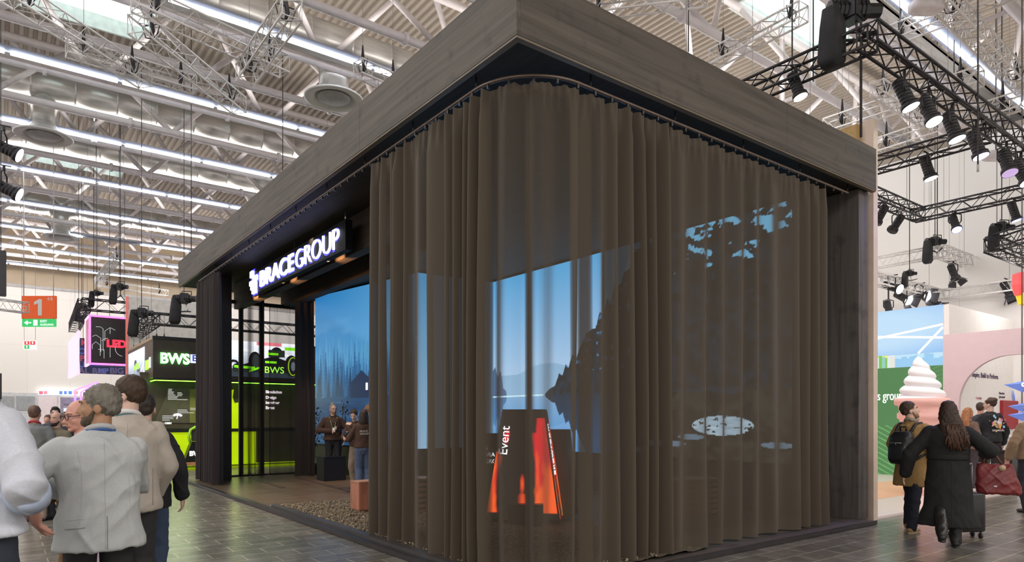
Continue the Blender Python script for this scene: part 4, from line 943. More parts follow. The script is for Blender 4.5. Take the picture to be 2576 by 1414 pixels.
# arrow and running figure block
for (u0, u1, v0, v1) in ((-.46, -.28, -.02, .02),): g.hexa([q+r*u0+Vector((0, 0, v0))+nrm*.004, q+r*u1+Vector((0, 0, v0))+nrm*.004, q+r*u1+Vector((0, 0, v0))+nrm*.002, q+r*u0+Vector((0, 0, v0))+nrm*.002, q+r*u0+Vector((0, 0, v1))+nrm*.004, q+r*u1+Vector((0, 0, v1))+nrm*.004, q+r*u1+Vector((0, 0, v1))+nrm*.002, q+r*u0+Vector((0, 0, v1))+nrm*.002])
g.prism([(-.56, 0), (-.42, -.09), (-.42, .09)], (q+nrm*.002, r, (0, 0, 1)), .002)
g.prism([(-.2, -.11), (-.04, -.11), (-.04, .11), (-.2, .11)], (q+nrm*.002, r, (0, 0, 1)), .002)
g.build('lettering', E('exit_white', (.85, 1, .88), 1.3), t2)
g = MB()
for sx in (-.58, .58): g.cyl(q+r*sx+Vector((0, 0, .15)), q+r*sx+Vector((0, 0, .20)), .01, 5)
g.build('link', M_WIRE, t2)
q = at(75, 868, D=30); t2 = thing('safety_sign', 'small red and green pictogram sign hanging below the exit sign', 'sign', q)
plate(q, r, .56, .40, .05, 'panel', E('pict_white', (.9, .95, .88), .9), t2)
for i, (sx, sz, c) in enumerate(((-.13, .09, (.7, .04, .05)), (.13, .09, (.7, .04, .05)), (-.13, -.09, (.03, .45, .12)))):
    o = q+r*sx+Vector((0, 0, sz))+nrm*.002; g = MB(); g.prism([(-.11, -.08), (.11, -.08), (.11, .08), (-.11, .08)], (o, r, (0, 0, 1)), .004); g.prism([(-.05, .0), (.0, -.05), (.05, .0), (.02, .0), (.02, .06), (-.02, .06), (-.02, 0)], (o+nrm*.004, r, (0, 0, 1)), .003, 1)
    g.build('pictogram', [E('pict_%d' % i, c, 1.0), MATS['exit_white']], t2)
g = MB()
for sx in (-.25, .25): g.cyl(q+r*sx+Vector((0, 0, .2)), Vector((q.x+r.x*sx, q.y+r.y*sx, 14.345)), .008, 5)
g.build('hanger_wire', MATS['pale_wire'], t2)

# ---------------------------------------------------------------- pink framed LED sign and its neighbours
M_NEON = E('neon_magenta', (1.0, .10, .62), 3.2); M_NEONP = E('neon_pink_side', (1.0, .42, .66), 1.6); M_NEONV = E('neon_violet', (.75, .45, 1), 3)
x0, x1, yl, z0, z1 = -.90, .60, 26.6, 3.78, 5.62
t = thing('led_box_sign', 'hanging black box sign with magenta neon frame, red LED lettering and white house outlines', 'sign', (0, yl, z0))
g = MB(); g.box((x0, yl, z0), (x1, yl+1.7, z1)); g.build('box', M('sign_black_face', (.020, .018, .020), .35), t)
for a, b_ in (((x0-.02, yl-.05, z1), (x1, yl+.02, z1+.07)), ((x0-.02, yl-.05, z0-.07), (x1, yl+.02, z0)), ((x0-.07, yl-.05, z0-.07), (x0, yl+.02, z1+.07))):
    g = MB(); g.box(a, b_); g.build('neon_edge', M_NEON, t)
for a, b_ in (((x0-.07, yl+.03, z1), (x0, yl+1.7, z1+.07)), ((x0-.07, yl+.03, z0-.07), (x0, yl+1.7, z0)), ((x0-.07, yl+1.64, z0), (x0, yl+1.7, z1))):
    g = MB(); g.box(a, b_); g.build('neon_edge', M_NEONP, t)
g = MB(); g.box((x0-.03, yl+.03, z0), (x0-.005, yl+1.63, z1)); g.build('side_panel', M('sign_side_pink', (.55, .28, .34), .4, emit=(.5, .2, .3), es=.3), t)
pw_ = at(318, 870, Y=yl).x
g = MB(); text(g, 'LED', (at(268, 872, Y=yl).x, yl-.006, at(268, 872, Y=yl).z), (1, 0, 0), (0, 0, 1), .40, bold=.022); g.build('lettering', E('led_red', (1, .02, .05), 1.6), t)
g = MB(); A_ = lambda u, v: Vector((x0+u, yl-.004, z0+v))
for pl in (((.05, .55), (.05, .72), (.17, .85), (.32, .72), (.32, .30)), ((.05, 1.05), (.17, 1.12), (.34, 1.0), (.34, .45)), ((.17, 1.45), (.34, 1.45), (.42, 1.38), (.42, .5)), ((.48, .9), (.48, 1.3), (.66, 1.45), (.84, 1.36)), ((.66, 1.42), (.66, 1.2)), ((.25, .55), (.45, .55), (.45, .2)), ((.66, .25), (.66, .7), (1.0, .7)), ((.38, .9), (.46, .98), (.58, 1.02))):
    g.tube([A_(u, v) for u, v in pl], .007, 4)
g.tube([A_(1.12+.28*math.cos(a_), .62+.3*math.sin(a_)) for a_ in np.linspace(1.4, 4.6, 16)], .007, 4)
g.build('line_drawing', E('line_white', (.8, .8, .82), .8), t)
g = MB(); g.cyl((-.2, yl+.5, z1+.06), (-.2, yl+.5, 14.345), .01, 5); g.cyl((-.6, yl+.8, z1+.06), (-.6, yl+.8, 14.345), .01, 5); g.build('hanger_wire', M_WIRE, t)
yb = 30.5; a, b_ = at(196, 850, Y=yb), at(314, 943, Y=yb)
t = thing('led_banner', 'dark video banner with rows of dim block letters behind the pink framed sign', 'banner', (a.x, yb, b_.z))
g = MB(); g.box((a.x, yb, b_.z), (b_.x+.2, yb+.08, a.z)); g.build('panel', M('banner_blue_black', (.022, .024, .05), .4, emit=(.02, .025, .06), es=.6), t)
for xx in (a.x+.2, b_.x): g = MB(); g.cyl((xx, yb+.04, a.z-.02), (xx, yb+.04, 14.345), .01, 5); g.build('hanger_wire', M_WIRE, t)
for (s_, px, py, h, c) in (('M', 203, 868, .36, 0), ('OI', 196, 890, .36, 1), ('P', 201, 908, .36, 0), ('U', 197, 923, .36, 1), ('AL BIG', 197, 939, .36, 2), ('MP', 248, 938, .30, 1), ('BIG B', 276, 939, .36, 2)):
    o = at(px, py, Y=yb); g = MB(); text(g, s_, (o.x, yb-.006, o.z), (1, 0, 0), (0, 0, 1), h, bold=.01); g.build('lettering', [E('dim_red', (.42, .05, .08), .8), E('dim_blue', (.08, .09, .30), .9), E('dim_violet', (.10, .08, .16), .9)][c], t)
ys_ = 29.0; a, b_ = at(184, 838, Y=ys_), at(198, 945, Y=ys_)
t = thing('neon_sign', 'narrow pink and white neon frame hanging left of the pink framed sign', 'sign', (a.x, ys_, b_.z))
P = [(a.x, ys_+2.2, a.z-.25), (b_.x, ys_, a.z+.1), (b_.x, ys_, b_.z+.1), (a.x, ys_+2.2, b_.z)]
g = MB(); g.tube(P, .05, 6, closed=True); g.build('neon_edge', M_NEONP, t)
g = MB(); g.cyl(P[1], (P[1][0], P[1][1], 14.345), .01, 5); g.build('hanger_wire', M_WIRE, t)
g = MB(); n_ = Vector((.03, .0, 0)); g.hexa([Vector(P[3]), Vector(P[2]), Vector(P[2])+n_, Vector(P[3])+n_, Vector(P[0]), Vector(P[1]), Vector(P[1])+n_, Vector(P[0])+n_]); g.build('panel', E('panel_white_violet', (.80, .74, 1), .9), t)
# white partition with a red edge
xa = at(317, 900, Y=24.5).x; zt = at(317, 746, Y=24.5).z
t = thing('partition_panel', 'tall white partition with a salmon red front edge beside the green lit stand', 'partition', (xa, 24.5, 0))
g = MB(); g.box((xa+.075, 24.5, 0), (xa+3.2, 24.62, zt)); g.build('panel', M('panel_white_grey', (.78, .74, .70), .6), t)
g = MB(); g.box((xa, 24.46, 0), (xa+.074, 24.64, zt)); g.build('edge', M('salmon_red', (.75, .20, .17), .5, emit=(.8, .2, .16), es=.25), t)

# ---------------------------------------------------------------- green lit motor sport stand
yf = 17.5; xc = at(385, 900, Y=yf).x; zt = at(385, 853, Y=yf).z; zb = at(385, 950, Y=yf).z
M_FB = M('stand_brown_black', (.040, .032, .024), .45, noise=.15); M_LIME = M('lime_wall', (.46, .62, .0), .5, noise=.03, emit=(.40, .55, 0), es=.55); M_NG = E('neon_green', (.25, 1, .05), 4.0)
t = thing('green_stand', 'dark brown exhibition stand with lime green wall and BWS lettering, beyond the left curtain', 'exhibition stand', (xc, yf, 0))
g = MB(); g.box((xc, yf, zb), (xc+9, yf+.12, zt)); g.build('fascia', M_FB, t)
g = MB(); g.box((xc, yf+.121, zb), (xc+.12, yf+5, zt)); g.build('fascia', M('stand_side_brown', (.12, .085, .055), .5), t)
g = MB(); g.box((xc-.01, yf-.012, zt), (xc+9, yf+.12, zt+.10)); g.build('top_rail', M_BLKP, t)
g = MB(); g.box((xc-.01, yf+.121, zt), (xc+.10, yf+5, zt+.09)); g.build('top_rail', M('top_rail_tan', (.55, .38, .22), .5), t)
g = MB(); g.box((xc, yf-.01, zb-.06), (xc+9, yf+.02, zb-.001)); g.build('bottom_rail', M_BLKP, t)
g = MB(); g.box((xc+.05, yf+.05, zb-.085), (xc+9, yf+.08, zb-.061)); g.box((xc+.05, yf+.08, zb-.085), (xc+.075, yf+5, zb-.061)); g.build('neon_line', M_NG, t)
p0, p1 = at(404, 914, Y=yf), at(476, 891, Y=yf)
def lett(s_, p0, w, h, mats, nm='lettering'):
    vs, fs = text_mesh(s_, 1, .02, .03); xs = [v[0] for v in vs]; ys = [v[1] for v in vs]; kx = w/(max(xs)-min(xs)); ky = h/(max(ys)-min(ys))
    g = MB(); g.add([(p0.x+(v[0]-min(xs))*kx, yf-.05-v[2], p0.z+(v[1]-min(ys))*ky) for v in vs], [f[::-1] for f in fs]); g.build(nm, mats[0], t)
    vs, fs = text_mesh(s_, 1, .045, .02); g = MB(); g.add([(p0.x+(v[0]-min(xs))*kx, yf-.018-v[2]*.5, p0.z+(v[1]-min(ys))*ky) for v in vs], [f[::-1] for f in fs]); g.build('halo', mats[1], t)  # green glow behind the letters, drawn as a bolder emissive copy
lett('BWS', p0, p1.x-p0.x, p1.z-p0.z, (E('bws_white', (.75, 1, .72), 3.5), E('bws_green', (.05, 1, .05), 4)))
p0, p1 = at(479, 913, Y=yf), at(500, 893, Y=yf)
g = MB(); g.box((p0.x, yf-.03, p0.z), (p1.x+.3, yf-.004, p1.z)); 
g.build('lettering', E('e_white_blue', (.55, .65, 1), 2.0), t)
g = MB(); text(g, 'ENG', (p0.x+.04, yf-.032, p0.z+.06), (1, 0, 0), (0, 0, 1), .26, bold=.01); g.build('lettering', E('e_deep_blue', (.05, .08, .5), .8), t)
# race car screen in the fascia
a, b_ = at(553, 946, Y=yf), at(764, 868, Y=yf)
def racecar(u, v):
    w, h = u.max(), v.max(); x = u/w; y = v/h; asp = w/h; c = mixc(C_(70, 85, 100), C_(235, 240, 250), np.clip(y*1.15, 0, 1))
    st = vnoise(x*1.5-y*.6, y*18+x*3, 4); c = mixc(c, C_(255, 255, 255), np.clip((st-.55)*3, 0, .9)); c[y < .22] = C_(40, 48, 55)
    c[(y > .9) & (x > .42) & (x < .72)] = C_(225, 120, 130)
    def elp(cx, cy_, rx, ry): return ((x-cx)/rx)**2+((y-cy_)/ry)**2 < 1
    K = C_(14, 15, 17); G = C_(120, 220, 20)
    body = (y < .62-.75*np.abs(x-.62)) & (y > .14) & (x > .22) & (x < .95); c[body] = K
    c[elp(.66, .72, .07, .16)] = K; c[(np.abs(x-.66) < .10) & (y > .60) & (y < .80)] = C_(30, 40, 30)
    c[elp(.40, .45, .075, .27)] = K; c[elp(.41, .45, .045, .20)] = C_(45, 48, 50)
    c[elp(.845, .36, .085, .31)] = K; c[elp(.86, .35, .062, .27)] = C_(150, 190, 20); c[elp(.863, .35, .052, .245)] = C_(22, 22, 24); c[elp(.865, .35, .028, .13)] = C_(90, 100, 105)
    c[elp(.15, .33, .075, .14) & (vnoise(x*30, y*10, 2) > .38)] = K
    c[(np.abs(y-.17-.22*(x-.1)*.4) < .05) & (x > .15) & (x < .72)] = C_(30, 34, 30)
    c[(np.abs(y-.30+.1*x) < .035) & (x > .16) & (x < .40)] = G; c[(np.abs(y-(.18+.9*(x-.35))) < .03) & (x > .33) & (x < .50)] = G
    c[(np.abs(y-.44) < .03) & (x > .52) & (x < .66)] = G; c[(np.abs(y-.68) < .03) & (x > .55) & (x < .68)] = G
    c[(y > .80) & (y < .90) & (x > .76) & (x < .98)] = G; c[elp(.92, .50, .03, .08)] = G
    return c*1.1
o = picture('screen', (a.x, yf-.015, a.z), (1, 0, 0), (0, 0, 1), b_.x-a.x, b_.z-a.z, 380, 130, racecar, 1.25, t)
g = MB(); q = at(668, 930, Y=yf); text(g, 'BWS', (q.x-.05, yf-.02, at(668, 938, Y=yf).z), (1, 0, 0), (0, .0, 1), .30, bold=.0, fit=.62); g.build('lettering', E('bws_lime', (.35, .95, .06), 1.6), t)
# slanted picture and small sign on the side fascia
def racetrack(u, v):
    x, y = u/u.max(), v/v.max(); c = mixc(C_(40, 65, 90), C_(220, 232, 245), np.clip(y*1.2, 0, 1)); s = vnoise(x*9-y*5, y*2.2, 3); c = mixc(c, C_(240, 248, 255), np.clip((s-.55)*3, 0, .8))
    k = (np.abs(x-.55) < .22*(1-.5*y)) & (y > .18) & (y < .7) & (vnoise(x*7, y*9, 6) > .5); c[k] = C_(25, 35, 40); k = (np.abs(x-.5) < .2) & (np.abs(y-.45) < .10) & (vnoise(x*6, y*12, 2) > .5); c[k] = C_(150, 225, 60); return c
xs_ = xc-.012; yA, yB_ = 18.9, 22.3
g_ = picture('screen', (xs_, yB_, zb+.05), (0, -1, 0), (0, 0, 1), yB_-yA, zt-zb-.15, 50, 40, racetrack, 1.2, t)
g = MB(); text(g, 'BWS', (xs_-.005, 18.75, 3.10), (0, -1, 0), (0, 0, 1), .35, bold=.03, fit=.62); g.build('lettering', E('bws_lime', (.35, .95, .06), 1.6), t)
g = MB(); g.box((xs_-.02, 17.78, 3.10), (xs_, 18.02, 3.42)); g.build('lettering', E('e_pale', (.75, .78, .85), .9), t)
# recessed wall with vitrine, lime base and floor
zg = at(460, 1078, Y=18.3).z; xl = at(352, 1000, Y=18.3).x
g = MB(); g.box((xl, 18.3, zg), (xc+9, 18.42, zb+.2)); g.build('back_panel', M('vitrine_brown', (.085, .068, .050), .3, noise=.1), t)
g = MB(); g.box((xl, 18.28, zg-.12), (xc+9, 18.40, zg-.001)); g.build('shelf_edge', M_BLKP, t)
g = MB(); g.box((xl, 18.31, .10), (xc+3.2, 18.43, zg-.121)); g.build('lime_panel', M_LIME, t)
g = MB(); g.box((xc+3.201, 18.2, .10), (xc+9, 18.43, zg-.121)); g.build('dark_panel', M_FB, t)
g = MB(); g.box((xl-.09, 18.25, 0), (xl-.001, 18.5, zb-.1)); g.build('lime_side', M_LIME, t)
g = MB(); p = at(347, 985, Y=18.2); g.box((p.x-.03, 18.2, p.z), (p.x+.02, 18.24, zb-.06)); g.build('neon_line', M_NG, t)
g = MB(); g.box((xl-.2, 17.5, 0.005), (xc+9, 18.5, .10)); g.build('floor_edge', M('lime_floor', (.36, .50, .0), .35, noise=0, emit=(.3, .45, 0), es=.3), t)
g = MB(); g.box((xl-.2, 17.485, .085), (xc+9, 17.499, .11)); g.build('edge_line', M_BLKP, t)
g = MB(); g.box((xl+.1, 18.26, .16), (xc+1.6, 18.295, .19)); g.build('light_line', E('floor_light', (.95, 1, .9), 3), t)
# graphics on the vitrine: trapezoid panel, small print, little lamp
P = lambda px, py: (at(px, py, Y=18.29).x, 18.285, at(px, py, Y=18.29).z)
g = MB(); q = [P(387, 1064), P(428, 975), P(493, 978), P(493, 1064)]; g.add(q+[(x, y-.006, z) for x, y, z in q], [(4, 5, 6, 7), (0, 1, 5, 4), (3, 2, 1, 0)]); g.build('graphic_panel', M('graphic_grey', (.10, .088, .070), .35), t)
g = MB(); q = [P(477, 1064), P(477, 979), P(495, 979), P(495, 1064)]; g.add([(x, y-.012, z) for x, y, z in q], [(0, 1, 2, 3)]); g.build('graphic_panel', M('graphic_olive', (.20, .19, .06), .4), t)
g = MB(); rr = random.Random(4)
for (px, py, n, w) in ((423, 980, 3, .18), (422, 987, 6, .3), (446, 989, 3, .2), (446, 1006, 1, .5), (446, 1032, 3, .5), (408, 1047, 4, .35), (478, 1028, 2, .25)):
    for k in range(n):
        x, y, z = P(px, py); ww = w*rr.uniform(.5, 1); g.box((x, y-.016, z-.045*k), (x+ww, y-.013, z-.045*k+.018))
g.build('small_print', E('print_white', (.75, .75, .7), .7), t)
g = MB(); x, y, z = P(413, 1066); text(g, 'cher - OBI01', (P(396, 1067)[0], y-.014, P(396, 1067)[2]), (1, 0, 0), (0, 0, 1), .075, bold=.004); g.build('small_print', E('print_white2', (.95, .95, .9), 1.2), t)
g = MB(); x, y, z = P(446, 1050); g.tube([Vector((x+.13*math.cos(a_), y-.03, z+.09*math.sin(a_))) for a_ in np.linspace(.5, 2.5, 9)], .03, 6); g.cyl((x-.02, y-.03, z-.05), (x+.01, y-.03, z+.08), .008, 6); g.build('lamp', E('lamp_white', (.9, .95, 1), 4), t)
for i, (py, w) in enumerate(((989, .75), (1003, .45), (1016, .55), (1029, .4))):
    g = MB(); x, y, z = P(668, py); text(g, ('Simulation', 'Design', 'Interieur', 'Event')[i], (x, y-.012, z), (1, 0, 0), (0, 0, 1), .13, bold=.006); g.build('lettering', E('print_pinkish', (.8, .7, .75), 1.0), t)
# map cut-out on the lime wall seen in the clear gap
g = MB(); q = [P(582, 1012), P(582, 980), P(588, 980), P(586, 1000), P(590, 1012), P(600, 1015), P(600, 1018)]
g.add([(x, y-.012, z) for x, y, z in [P(575, 982), P(588, 980), P(585, 1000), P(590, 1014), P(602, 1012), P(610, 1020), P(610, 1078), P(575, 1078)]], [tuple(range(8))]); g.build('lime_map', M_LIME, t)
# racing seat simulator
p = at(478, 1177, Y=17.95); t2 = thing('racing_seat', 'dark racing simulator seat with lime green frame in front of the lime wall', 'racing seat', (p.x, 17.95, .11))
g = MB(); q = [(-.25, .12), (.35, .12), (.35, .62), (.15, .85), (.02, .85)]; g.prism(q, ((p.x, 18.1, .0), (1, 0, 0), (0, 0, 1)), .35); g.build('seat_shell', M_BLKP, t2)
g = MB(); g.tube([(p.x+.02, 17.95, .75), (p.x-.04, 17.95, 1.0), (p.x+.02, 17.95, 1.22), (p.x+.16, 17.95, 1.30), (p.x+.3, 17.95, 1.28)], .045, 8); g.build('headrest_frame', M('lime_plastic', (.40, .72, .05), .4), t2)
g = MB(); g.bevbox((p.x+.05, 17.98, .86), (p.x+.35, 18.05, 1.2), .02); g.build('headrest', M('seat_grey', (.08, .08, .075), .6), t2)
g = MB(); text(g, 'BWS', (p.x-.06, 17.745, .42), (1, 0, 0), (0, 0, 1), .20, bold=.012); g.build('lettering', E('seat_white', (.9, .9, .9), .9), t2)
g = MB(); g.prism([(-.25, .12), (.35, .12), (.35, .22), (-.20, .22)], ((p.x, 17.744, 0), (1, 0, 0), (0, 0, 1)), .004); g.build('stripe', M('seat_salmon', (.6, .22, .18), .5), t2)
g = MB(); g.cyl((p.x+.1, 17.93, .105), (p.x+.1, 18.0, .105+.04), .04, 10); g.build('foot', M_BLKP, t2)
for i, px in enumerate((348, 362, 375, 378, 394, 413)):
    py = (870, 864, 858, 857, 848, 848)[i]; yy = (21.6, 20.3, 19.0, 18.6, 17.56, 17.56)[i]; q = Vector((xc+.06 if i < 4 else at(px, py, Y=yy).x, yy, zt+.095))
    g = MB(); g.cyl(q, (q.x, q.y, q.z+.10), .03, 6, r2=.012); g.cyl((q.x, q.y, q.z+.1), (q.x, q.y, 4.68), .006, 5); tag(g.build('hanging_hook', M_WIRE, loc=q), ('%s hook on the tan side rail of the green lit stand' % ('rearmost', 'second rearmost', 'third rearmost', 'frontmost')[i]) if i < 4 else ('hook on the black front rail of the green lit stand, %s' % ('nearest its corner' if i == 4 else 'next along')), 'hook')
lamp('AREA', 'lime_wall_light', (xc+1.3, 17.75, 2.55), (-.5, 0, 0), 30, (.9, 1, .55), shape='RECTANGLE', size=3, size_y=.2)

# ---------------------------------------------------------------- far wall openings and stands at the back left
yw = YB-.02
def wbox(px0, py0, px1, py1, d, nm, mat, par, off=0.0):
    a, b_ = at(px0, py1, Y=yw-off), at(px1, py0, Y=yw-off); g = MB(); g.box((a.x, yw-off-d, max(a.z, 0)), (b_.x, yw-off, b_.z)); return g.build(nm, mat, par)
d1 = bpy.data.objects.new('door_1', None); COL.objects.link(d1); p = at(90, 1100, Y=yw); d1.location = (p.x, yw, 0); struct(d1)
wbox(-60, 990, 152, 1086, .05, 'door_frame', M('gate_frame', (.62, .62, .63), .5), d1)
for (a_, b2) in ((-40, 36), (41, 88)): wbox(a_, 997, b2, 1032, .03, 'door_panel', M('gate_grey', (.36, .37, .38), .5), d1, .06)
for (a_, b2) in ((97, 143), (147, 152)): wbox(a_, 998, b2, 1080, .03, 'glass_pane', M('gate_glass', (.35, .30, .30), .15, emit=(.75, .62, .6), es=.45), d1, .06)
t = thing('light_box_sign', 'long white light box with pictograms above the far gates', 'sign', at(155, 988, Y=yw-.2))
wbox(97, 983, 218, 993, .15, 'light_box', E('lightbox_white', (.95, .97, 1), 1.6), t, .1)
for (a_, b2, c) in ((98, 108, (.9, .12, .2)), (110, 119, (.9, .25, .3)), (149, 157, (.10, .22, .65)), (161, 168, (.10, .22, .65)), (172, 181, (.10, .22, .65)), (185, 196, (.95, .30, .12))):
    wbox(a_, 984, b2, 992, .02, 'pictogram', E('pc_%d_%d' % (c[0]*99, c[2]*99), c, 1.1), t, .27)
ys_ = 36.0; a, b_ = at(152, 1000, Y=ys_), at(212, 1090, Y=ys_)
t = thing('white_stand_panel', 'pale stand wall with small dark lettering behind the bald man in glasses', 'stand wall', (a.x, ys_, 0))
g = MB(); g.box((a.x, ys_, 0), (b_.x, ys_+.1, a.z)); g.build('panel', M('stand_pale', (.62, .58, .56), .6), t)
g = MB(); g.box((at(160, 1030, Y=ys_).x, ys_-.02, .3), (b_.x, ys_-.001, at(160, 1027, Y=ys_).z)); g.build('screen', E('screen_pale', (.85, .88, 1), .8), t)
o = at(161, 1020, Y=ys_); g = MB(); text(g, 'Versatile-De', (o.x, ys_-.006, o.z), (1, 0, 0), (0, 0, 1), .13, spacing=1.25); g.build('lettering', M('ink', (.03, .03, .03), .6), t)
t = thing('neon_stand', 'open stand frame outlined in violet and pink neon at the back left', 'neon stand', (at(215, 1050, Y=34).x, 34, 0))
a, b_ = at(198, 995, Y=34), at(238, 982, Y=34)
for pl in (((a.x, 36, 0), (a.x, 36, 3.0), (b_.x, 33, 3.3), (b_.x, 33, 0)), ((a.x+.25, 36, 0), (a.x+.25, 36, 2.9), (b_.x-.2, 33, 3.1))):
    g = MB(); g.tube(pl, .05, 6); g.build('neon_edge', E('neon_indigo', (.22, .10, 1), 4), t)
g = MB(); g.box((a.x+.3, 35.9, 2.3), (b_.x, 36, 2.42)); g.build('neon_edge', M_NEON, t)
g = MB(); g.box((a.x+.35, 36.0, 0), (b_.x+.2, 36.1, 2.9)); g.build('panel', M('panel_indigo', (.06, .04, .16), .5, emit=(.10, .03, .4), es=.5), t)
# ---------------------------------------------------------------- bright neighbour stand on the right
XB = 15.6; YC = 2.25
t = thing('neighbour_stand', 'bright white and pink exhibition stand right of the plywood panel, with blue light box', 'exhibition stand', (XB, YC, 0))
g = MB(); g.box((7.22, .13, 0), (20.4, 8.5, .035)); g.build('platform', M('platform_pink_white', (.86, .74, .70), .3, noise=.02), t)
g = MB(); g.add([(7.3, 1.2, .037), (15, 1.2, .037), (15, 2.6, .037), (7.3, 3.4, .037)], [(0, 1, 2, 3)]); g.build('floor_stripe', M('floor_peach', (.90, .52, .33), .4, noise=.02), t)
zt, zb = at(2375, 766, X=XB).z, at(2375, 885, X=XB).z
def bluebox(u, v):
    w, h = u.max(), v.max(); x, y = u/w, v/h; c = mixc(C_(140, 190, 245), C_(196, 228, 252), np.clip(1.25-((x-.55)**2+(y-.55)**2)*2.2, 0, 1))
    return c
picture('light_box', (XB-.05, YC+4.2, zb), (0, -1, 0), (0, 0, 1), 4.2, zt-zb, 160, 50, bluebox, .78, t)
for (x0, y0, x1, y1) in ((-.15, .12, 1.0, .58), (-.15, .66, 1.0, .30), (.86, .0, 1.0, .52), (.3, .80, .47, 1.0), (.30, .20, .40, 0)):
    A_, B_ = [Vector((XB-.056, YC+4.2-4.2*max(x_, 0), zb+(zt-zb)*y_)) for x_, y_ in ((x0, y0), (x1, y1))]; d_ = (B_-A_).normalized(); q_ = Vector((1, 0, 0)).cross(d_)*.028
    g = MB(); g.add([A_-q_, B_-q_, B_+q_, A_+q_], [(0, 1, 2, 3)]); g.build('white_line', MATS['text_white'] if 'text_white' in MATS else E('text_white', (1, 1, 1), 1.1), t)
g = MB(); g.box((XB-.045, YC, zb), (XB+.3, YC+6, zt)); g.build('light_box_frame', M_WHITE, t)
z2 = at(2375, 918, X=XB).z
def shelf(u, v):
    w = u.max(); c = np.zeros(u.shape+(3,)); r = np.random.RandomState(5); e = 0
    cols = [(150, 200, 150), (120, 190, 90), (205, 225, 90), (180, 225, 150), (220, 230, 235), (110, 190, 120), (150, 200, 190), (225, 225, 215), (235, 240, 110)]
    while e < w:
        d = r.uniform(.05, .14); k = cols[r.randint(len(cols))] if e < w*.70 else (150, 200, 235); m = (u >= e) & (u < e+d); c[m] = C_(*k); 
        m2 = m & (v > v.max()*r.uniform(.5, 1)); c[m2] = C_(*cols[r.randint(len(cols))]) if e < w*.7 else C_(190, 225, 245); e += d
    m = (np.abs(u-w*.42) < .11) & (v < .28); c[m] = mixc(np.broadcast_to(C_(90, 70, 45), c.shape), C_(140, 110, 70), vnoise(u*20, v*8, 2))[m]
    return c
picture('coloured_band', (XB+.0, YC+4.2, z2), (0, -1, 0), (0, 0, 1), 4.2, zb-z2, 150, 20, shelf, .85, t)
def green(u, v):
    c = np.zeros(u.shape+(3,))+C_(86, 138, 84); k = (v < 1.35-.0*u) & (np.modf(np.abs(v*1.0+u*.55)*7)[0] < .22); c[k] = C_(120, 190, 110); k = (v > 1.3) & (u > 3.3) & (np.modf(np.abs(v-.35*u)*9)[0] < .12); c[k] = C_(110, 170, 110); return c
picture('green_panel', (XB+.0, YC+4.2, .04), (0, -1, 0), (0, 0, 1), 4.2, z2-.04-.004, 330, 200, green, .70, t)
g = MB(); g.box((XB+.005, YC, .036), (XB+.25, YC+6, zb-.001)); g.build('wall_core', M_WHITE, t)
p = at(2263, 1006, X=XB-.02); g = MB(); text(g, "s group", (XB-.02, at(2207, 1006, X=XB-.02).y, p.z), (0, -1, 0), (0, 0, 1), .36, fit=at(2207, 1006, X=XB-.02).y-at(2269, 1006, X=XB-.02).y, ext=.008); g.build('lettering', E('text_white', (1, 1, 1), 1.1), t)
# white wall above, and the white room behind the arch
g = MB(); g.box((XB, YC-.12, .036), (20.35, YC-.002, zt)); g.build('white_panel', M('room_white', (.86, .83, .80), .6, noise=.02), t)
# pink panel with the round arch
zp = at(2375, 843, X=XB).z; ya = at(2412, 1000, X=XB).y; za = at(2545, 893, X=XB).z; yc_ = ya-1.45
ya = arc_y = at(2413, 1045, X=XB).y; poly = [(YC-.002, .036), (YC-.002, zp), (yc_-.3, zp), (yc_-.3, za)]
arc = [(at(px, py, X=XB).y, at(px, py, X=XB).z) for px, py in ((2545, 893), (2530, 894.5), (2515, 898), (2500, 903), (2485, 909.5), (2472, 917), (2460, 926), (2448, 937), (2437, 949), (2428, 963), (2421, 979), (2416, 996), (2413.5, 1015), (2413, 1045))]
poly += arc+[(ya, .036)]
g = MB(); g.prism([(y, z) for y, z in poly], ((XB-.06, 0, 0), (0, 1, 0), (0, 0, 1)), .14); g.build('arch_panel', M('arch_pink', (.74, .58, .61), .6, noise=.02), t)
wt = lambda px, py: at(px, py, Y=YC-.13)
for (s_, px, py, h, c) in (('to Inspire. Build to Perform.', 2438, 947, .20, 0), ('Creativity', 2456, 1004, .10, 1), ('More than', 2514, 992, .10, 0), ('just a stand', 2514, 1001, .10, 0)):
    o = wt(px, py); g = MB(); text(g, s_, (o.x, YC-.126, o.z), (1, 0, 0), (0, 0, 1), h, fit=(wt(2512, 950).x-o.x) if h > .15 else None); g.build('lettering', M('ink_violet' if c == 0 else 'ink_red', (.10, .06, .12) if c == 0 else (.55, .25, .28), .6), t)
a, b_ = wt(2516, 1080), wt(2555, 1009)
t2 = thing('red_panel', 'dark red square panel on the white wall inside the arch', 'panel', (a.x, YC-.2, a.z))
g = MB(); g.bevbox((a.x, YC-.20, a.z), (b_.x, YC-.121, b_.z), .01); g.build('board', M('deep_red', (.36, .012, .025), .5), t2)
g = MB(); q = wt(2549, 1008); g.loft([(q.x, YC-.16, q.z-.02, .03, .02), (q.x-.05, YC-.16, q.z+.15, .06, .02), (q.x-.12, YC-.16, q.z+.30, .02, .01)], 8); g.build('blue_flag', M('gem_blue', (.16, .25, .70), .5, emit=(.2, .3, .8), es=.3), t2)
